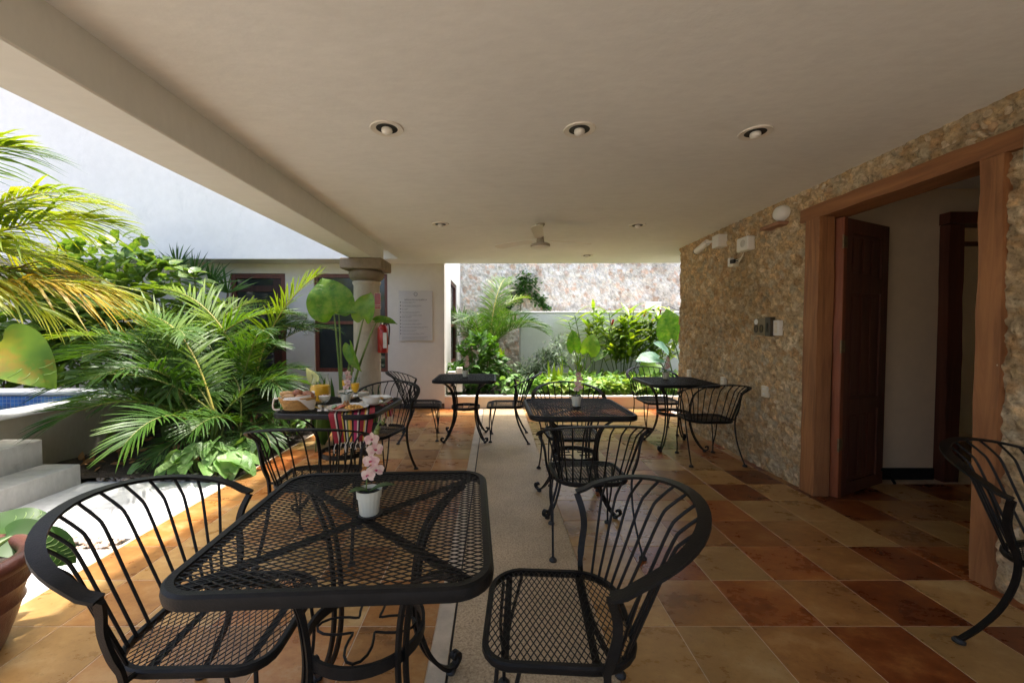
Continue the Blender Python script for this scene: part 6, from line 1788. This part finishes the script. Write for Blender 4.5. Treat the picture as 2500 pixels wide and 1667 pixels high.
# bread basket
M['wicker'] = mat_plain('golden_wicker', (0.46, 0.24, 0.06), 0.65, var=0.25, scale=60)
bk = empty('bread_basket', (-1.415, 2.925, BZ + 0.001), R(8), 'golden wicker bread basket with a cream cloth at the left of the table', 'basket')
for k in range(9):
    z = 0.006 + 0.010 * k; q = 1 + 0.05 * k
    pts = [V((0.088 * q + 0.0022 * math.sin(10 * t * 1.0 + (math.pi if k % 2 else 0))) * math.cos(t), (0.062 * q + 0.0022 * math.sin(10 * t + (math.pi if k % 2 else 0))) * math.sin(t), z) for t in [2 * math.pi * i / 48 for i in range(48)]]
    g = MB(); g.tube(pts, 0.0052, 6, closed=True); g.obj('wicker_strand', M['wicker'], bk)
g = MB(); g.lathe([(0.0, 0.003), (1.0, 0.003), (1.36, 0.088)], 36); g.v = [(x * 0.082, y * 0.057, z) for x, y, z in g.v]; g.obj('lining', mat_plain('dark_wicker', (0.24, 0.12, 0.03), 0.8), bk)
for sx in (-1,):
    g = MB(); g.tube(smoothpath([(sx * 0.120, -0.03, 0.085), (sx * 0.150, -0.02, 0.080), (sx * 0.165, -0.005, 0.02), (sx * 0.150, 0.0, 0.0), (sx * 0.12, 0.0, 0.004)], 5), 0.006, 6); g.obj('cloth_tie', M['thread'], bk)
CL = mat_plain('cream_linen', (0.66, 0.60, 0.50), 0.85, var=0.06, scale=20)
def cl_pt(u, v):
    a = -2.2 + 2.9 * u; rr_ = 1.36 + 0.10 * v
    x = 0.085 * rr_ * math.cos(a); y = 0.060 * rr_ * math.sin(a)
    drop = max(0, 1 - abs(u - 0.62) / 0.30)
    z = 0.094 + 0.03 * u * (1 - v) - v * 0.10 * drop - 0.012 * v
    return V(x, y - 0.012 * v, max(z, 0.004))
uvcloth('cloth', cl_pt, 20, 8, CL, bk)
uvcloth('cloth', lambda u, v: V(0.085 * (1.36 - 0.75 * v) * math.cos(6.28 * u), 0.060 * (1.36 - 0.75 * v) * math.sin(6.28 * u), 0.092 - 0.03 * v + 0.012 * math.sin(u * 19) * (1 - v) + (0.02 * (1 - v) if 0.0 < u < 0.25 else 0)), 36, 6, CL, bk)
BREAD = [(-0.070, 0.01, 0.115, 0.058, 0.026, 0.024, 15, (0.50, 0.27, 0.09)), (-0.005, 0.01, 0.118, 0.040, 0.034, 0.033, -20, (0.26, 0.09, 0.035)), (0.065, 0.015, 0.112, 0.040, 0.032, 0.028, 10, (0.28, 0.11, 0.045)), (0.095, -0.005, 0.108, 0.026, 0.024, 0.024, 10, (0.30, 0.12, 0.05)), (0.03, -0.03, 0.10, 0.034, 0.022, 0.020, 0, (0.40, 0.20, 0.08)), (-0.05, -0.035, 0.105, 0.055, 0.020, 0.018, -18, (0.46, 0.26, 0.10))]
for k, (x, y, z, a, b_, c, rz, colr) in enumerate(BREAD):
    bm = bmesh.new(); bmesh.ops.create_icosphere(bm, subdivisions=3, radius=1)
    for v in bm.verts: v.co *= 1 + 0.10 * noise.noise(v.co * 2 + V(k, 0, 0)); 
    me = bpy.data.meshes.new('bread_roll'); bm.to_mesh(me); bm.free(); me.materials.append(mat_plain('crust_%d' % k, colr, 0.6, var=0.3, scale=40)); me.polygons.foreach_set('use_smooth', [True] * len(me.polygons))
    o = inst('bread_roll', me, None, V(-1.415, 2.925, BZ) + V(x, y, z - 0.008), (0, R(rz * 0.5), R(rz)), (a, b_, c))
    tag(o, ['pale pointed bread roll at the left of the basket', 'dark round bun in the middle of the basket', 'brown bun at the right of the basket', 'small brown bun at the right rim of the basket', 'half hidden bread roll under the buns', 'long pale bread roll at the front of the basket'][k], 'bread', 'bread in the basket')
# cutlery
def cutlery(x, y, a, label, kind):
    g = MB(); 
    if kind == 'knife': g.bar([(0, 0, 0), (0, 0.09, 0.001), (0, 0.10, 0.001), (0, 0.19, 0.0)], [0.010, 0.013, 0.018, 0.008], 0.002, V(1, 0, 0))
    else:
        g.bar([(0, 0, 0), (0, 0.11, 0.003), (0, 0.13, 0.004)], [0.012, 0.006, 0.010], 0.002, V(1, 0, 0)); g.lathe([(0.0, 0.001), (0.014, 0.004), (0.017, 0.008)], 16, (0, 0.148, 0.0))
    return tag(g.obj(kind, M['chrome'], loc=(x, y, BZ + 0.014), rot=(0, 0, R(a)), smooth=True), label, 'cutlery', 'cutlery on the breakfast table')
cutlery(-0.905, 3.175, -12, 'steel knife on the folded napkin', 'knife'); cutlery(-0.875, 3.18, -14, 'steel spoon on the folded napkin', 'spoon'); cutlery(-1.225, 2.86, 40, 'steel knife left of the near plate', 'knife')

# ------------------------------------------------------------------ terracotta pot at the left edge
M['terracotta'] = mat_plain('aged_terracotta', (0.105, 0.033, 0.021), 0.40, var=0.25, scale=10, bump=0.004)
pt_ = empty('terracotta_pot', (-2.155, 1.56, 0.0), 0, 'big round terracotta pot at the lower left edge', 'pot')
g = MB(); g.lathe([(0.0, 0.0), (0.150, 0.0), (0.165, 0.03), (0.195, 0.12), (0.212, 0.18), (0.222, 0.195), (0.216, 0.215), (0.228, 0.26), (0.238, 0.275), (0.232, 0.295), (0.238, 0.34)], 56); g.obj('body', M['terracotta'], pt_)
g = MB(); g.tube([V(0.232 * math.cos(t), 0.232 * math.sin(t), 0.372) for t in [2 * math.pi * i / 56 for i in range(56)]], 0.034, 14, closed=True); g.obj('rim', M['terracotta'], pt_)
g = MB(); g.lathe([(0.205, 0.34), (0.12, 0.352), (0.0, 0.358)], 40); g.obj('soil', M['soil'], pt_)
ear_plant('pot_plant', (-2.155, 1.56, 0.30), 'green leafy plant growing in the terracotta pot', [
    ((0.02, 0.22, 0.10), (0.9, 0.2, -0.35), (0, -0.5, 0.9), 0.19, 0.085, 0.5, 0.15), ((0.05, 0.30, 0.03), (0.85, 0.1, -0.55), (0.1, -0.6, 0.7), 0.18, 0.08, 0.4, 0.2), ((-0.18, 0.10, 0.13), (-0.5, -0.5, -0.1), (0, -0.3, 1), 0.22, 0.10, 0.5, 0.2),
    ((-0.10, 0.26, 0.11), (0.35, 0.3, 0.10), (-0.1, -0.6, 0.8), 0.20, 0.09, 0.6, 0.2), ((-0.02, 0.24, 0.05), (0.7, -0.5, -0.4), (0.1, -0.4, 0.8), 0.17, 0.08, 0.5, 0.2), ((-0.22, 0.05, 0.12), (-0.3, -0.7, -0.2), (0, -0.4, 0.8), 0.20, 0.09, 0.5, 0.2)], M['palm_d'], 12)
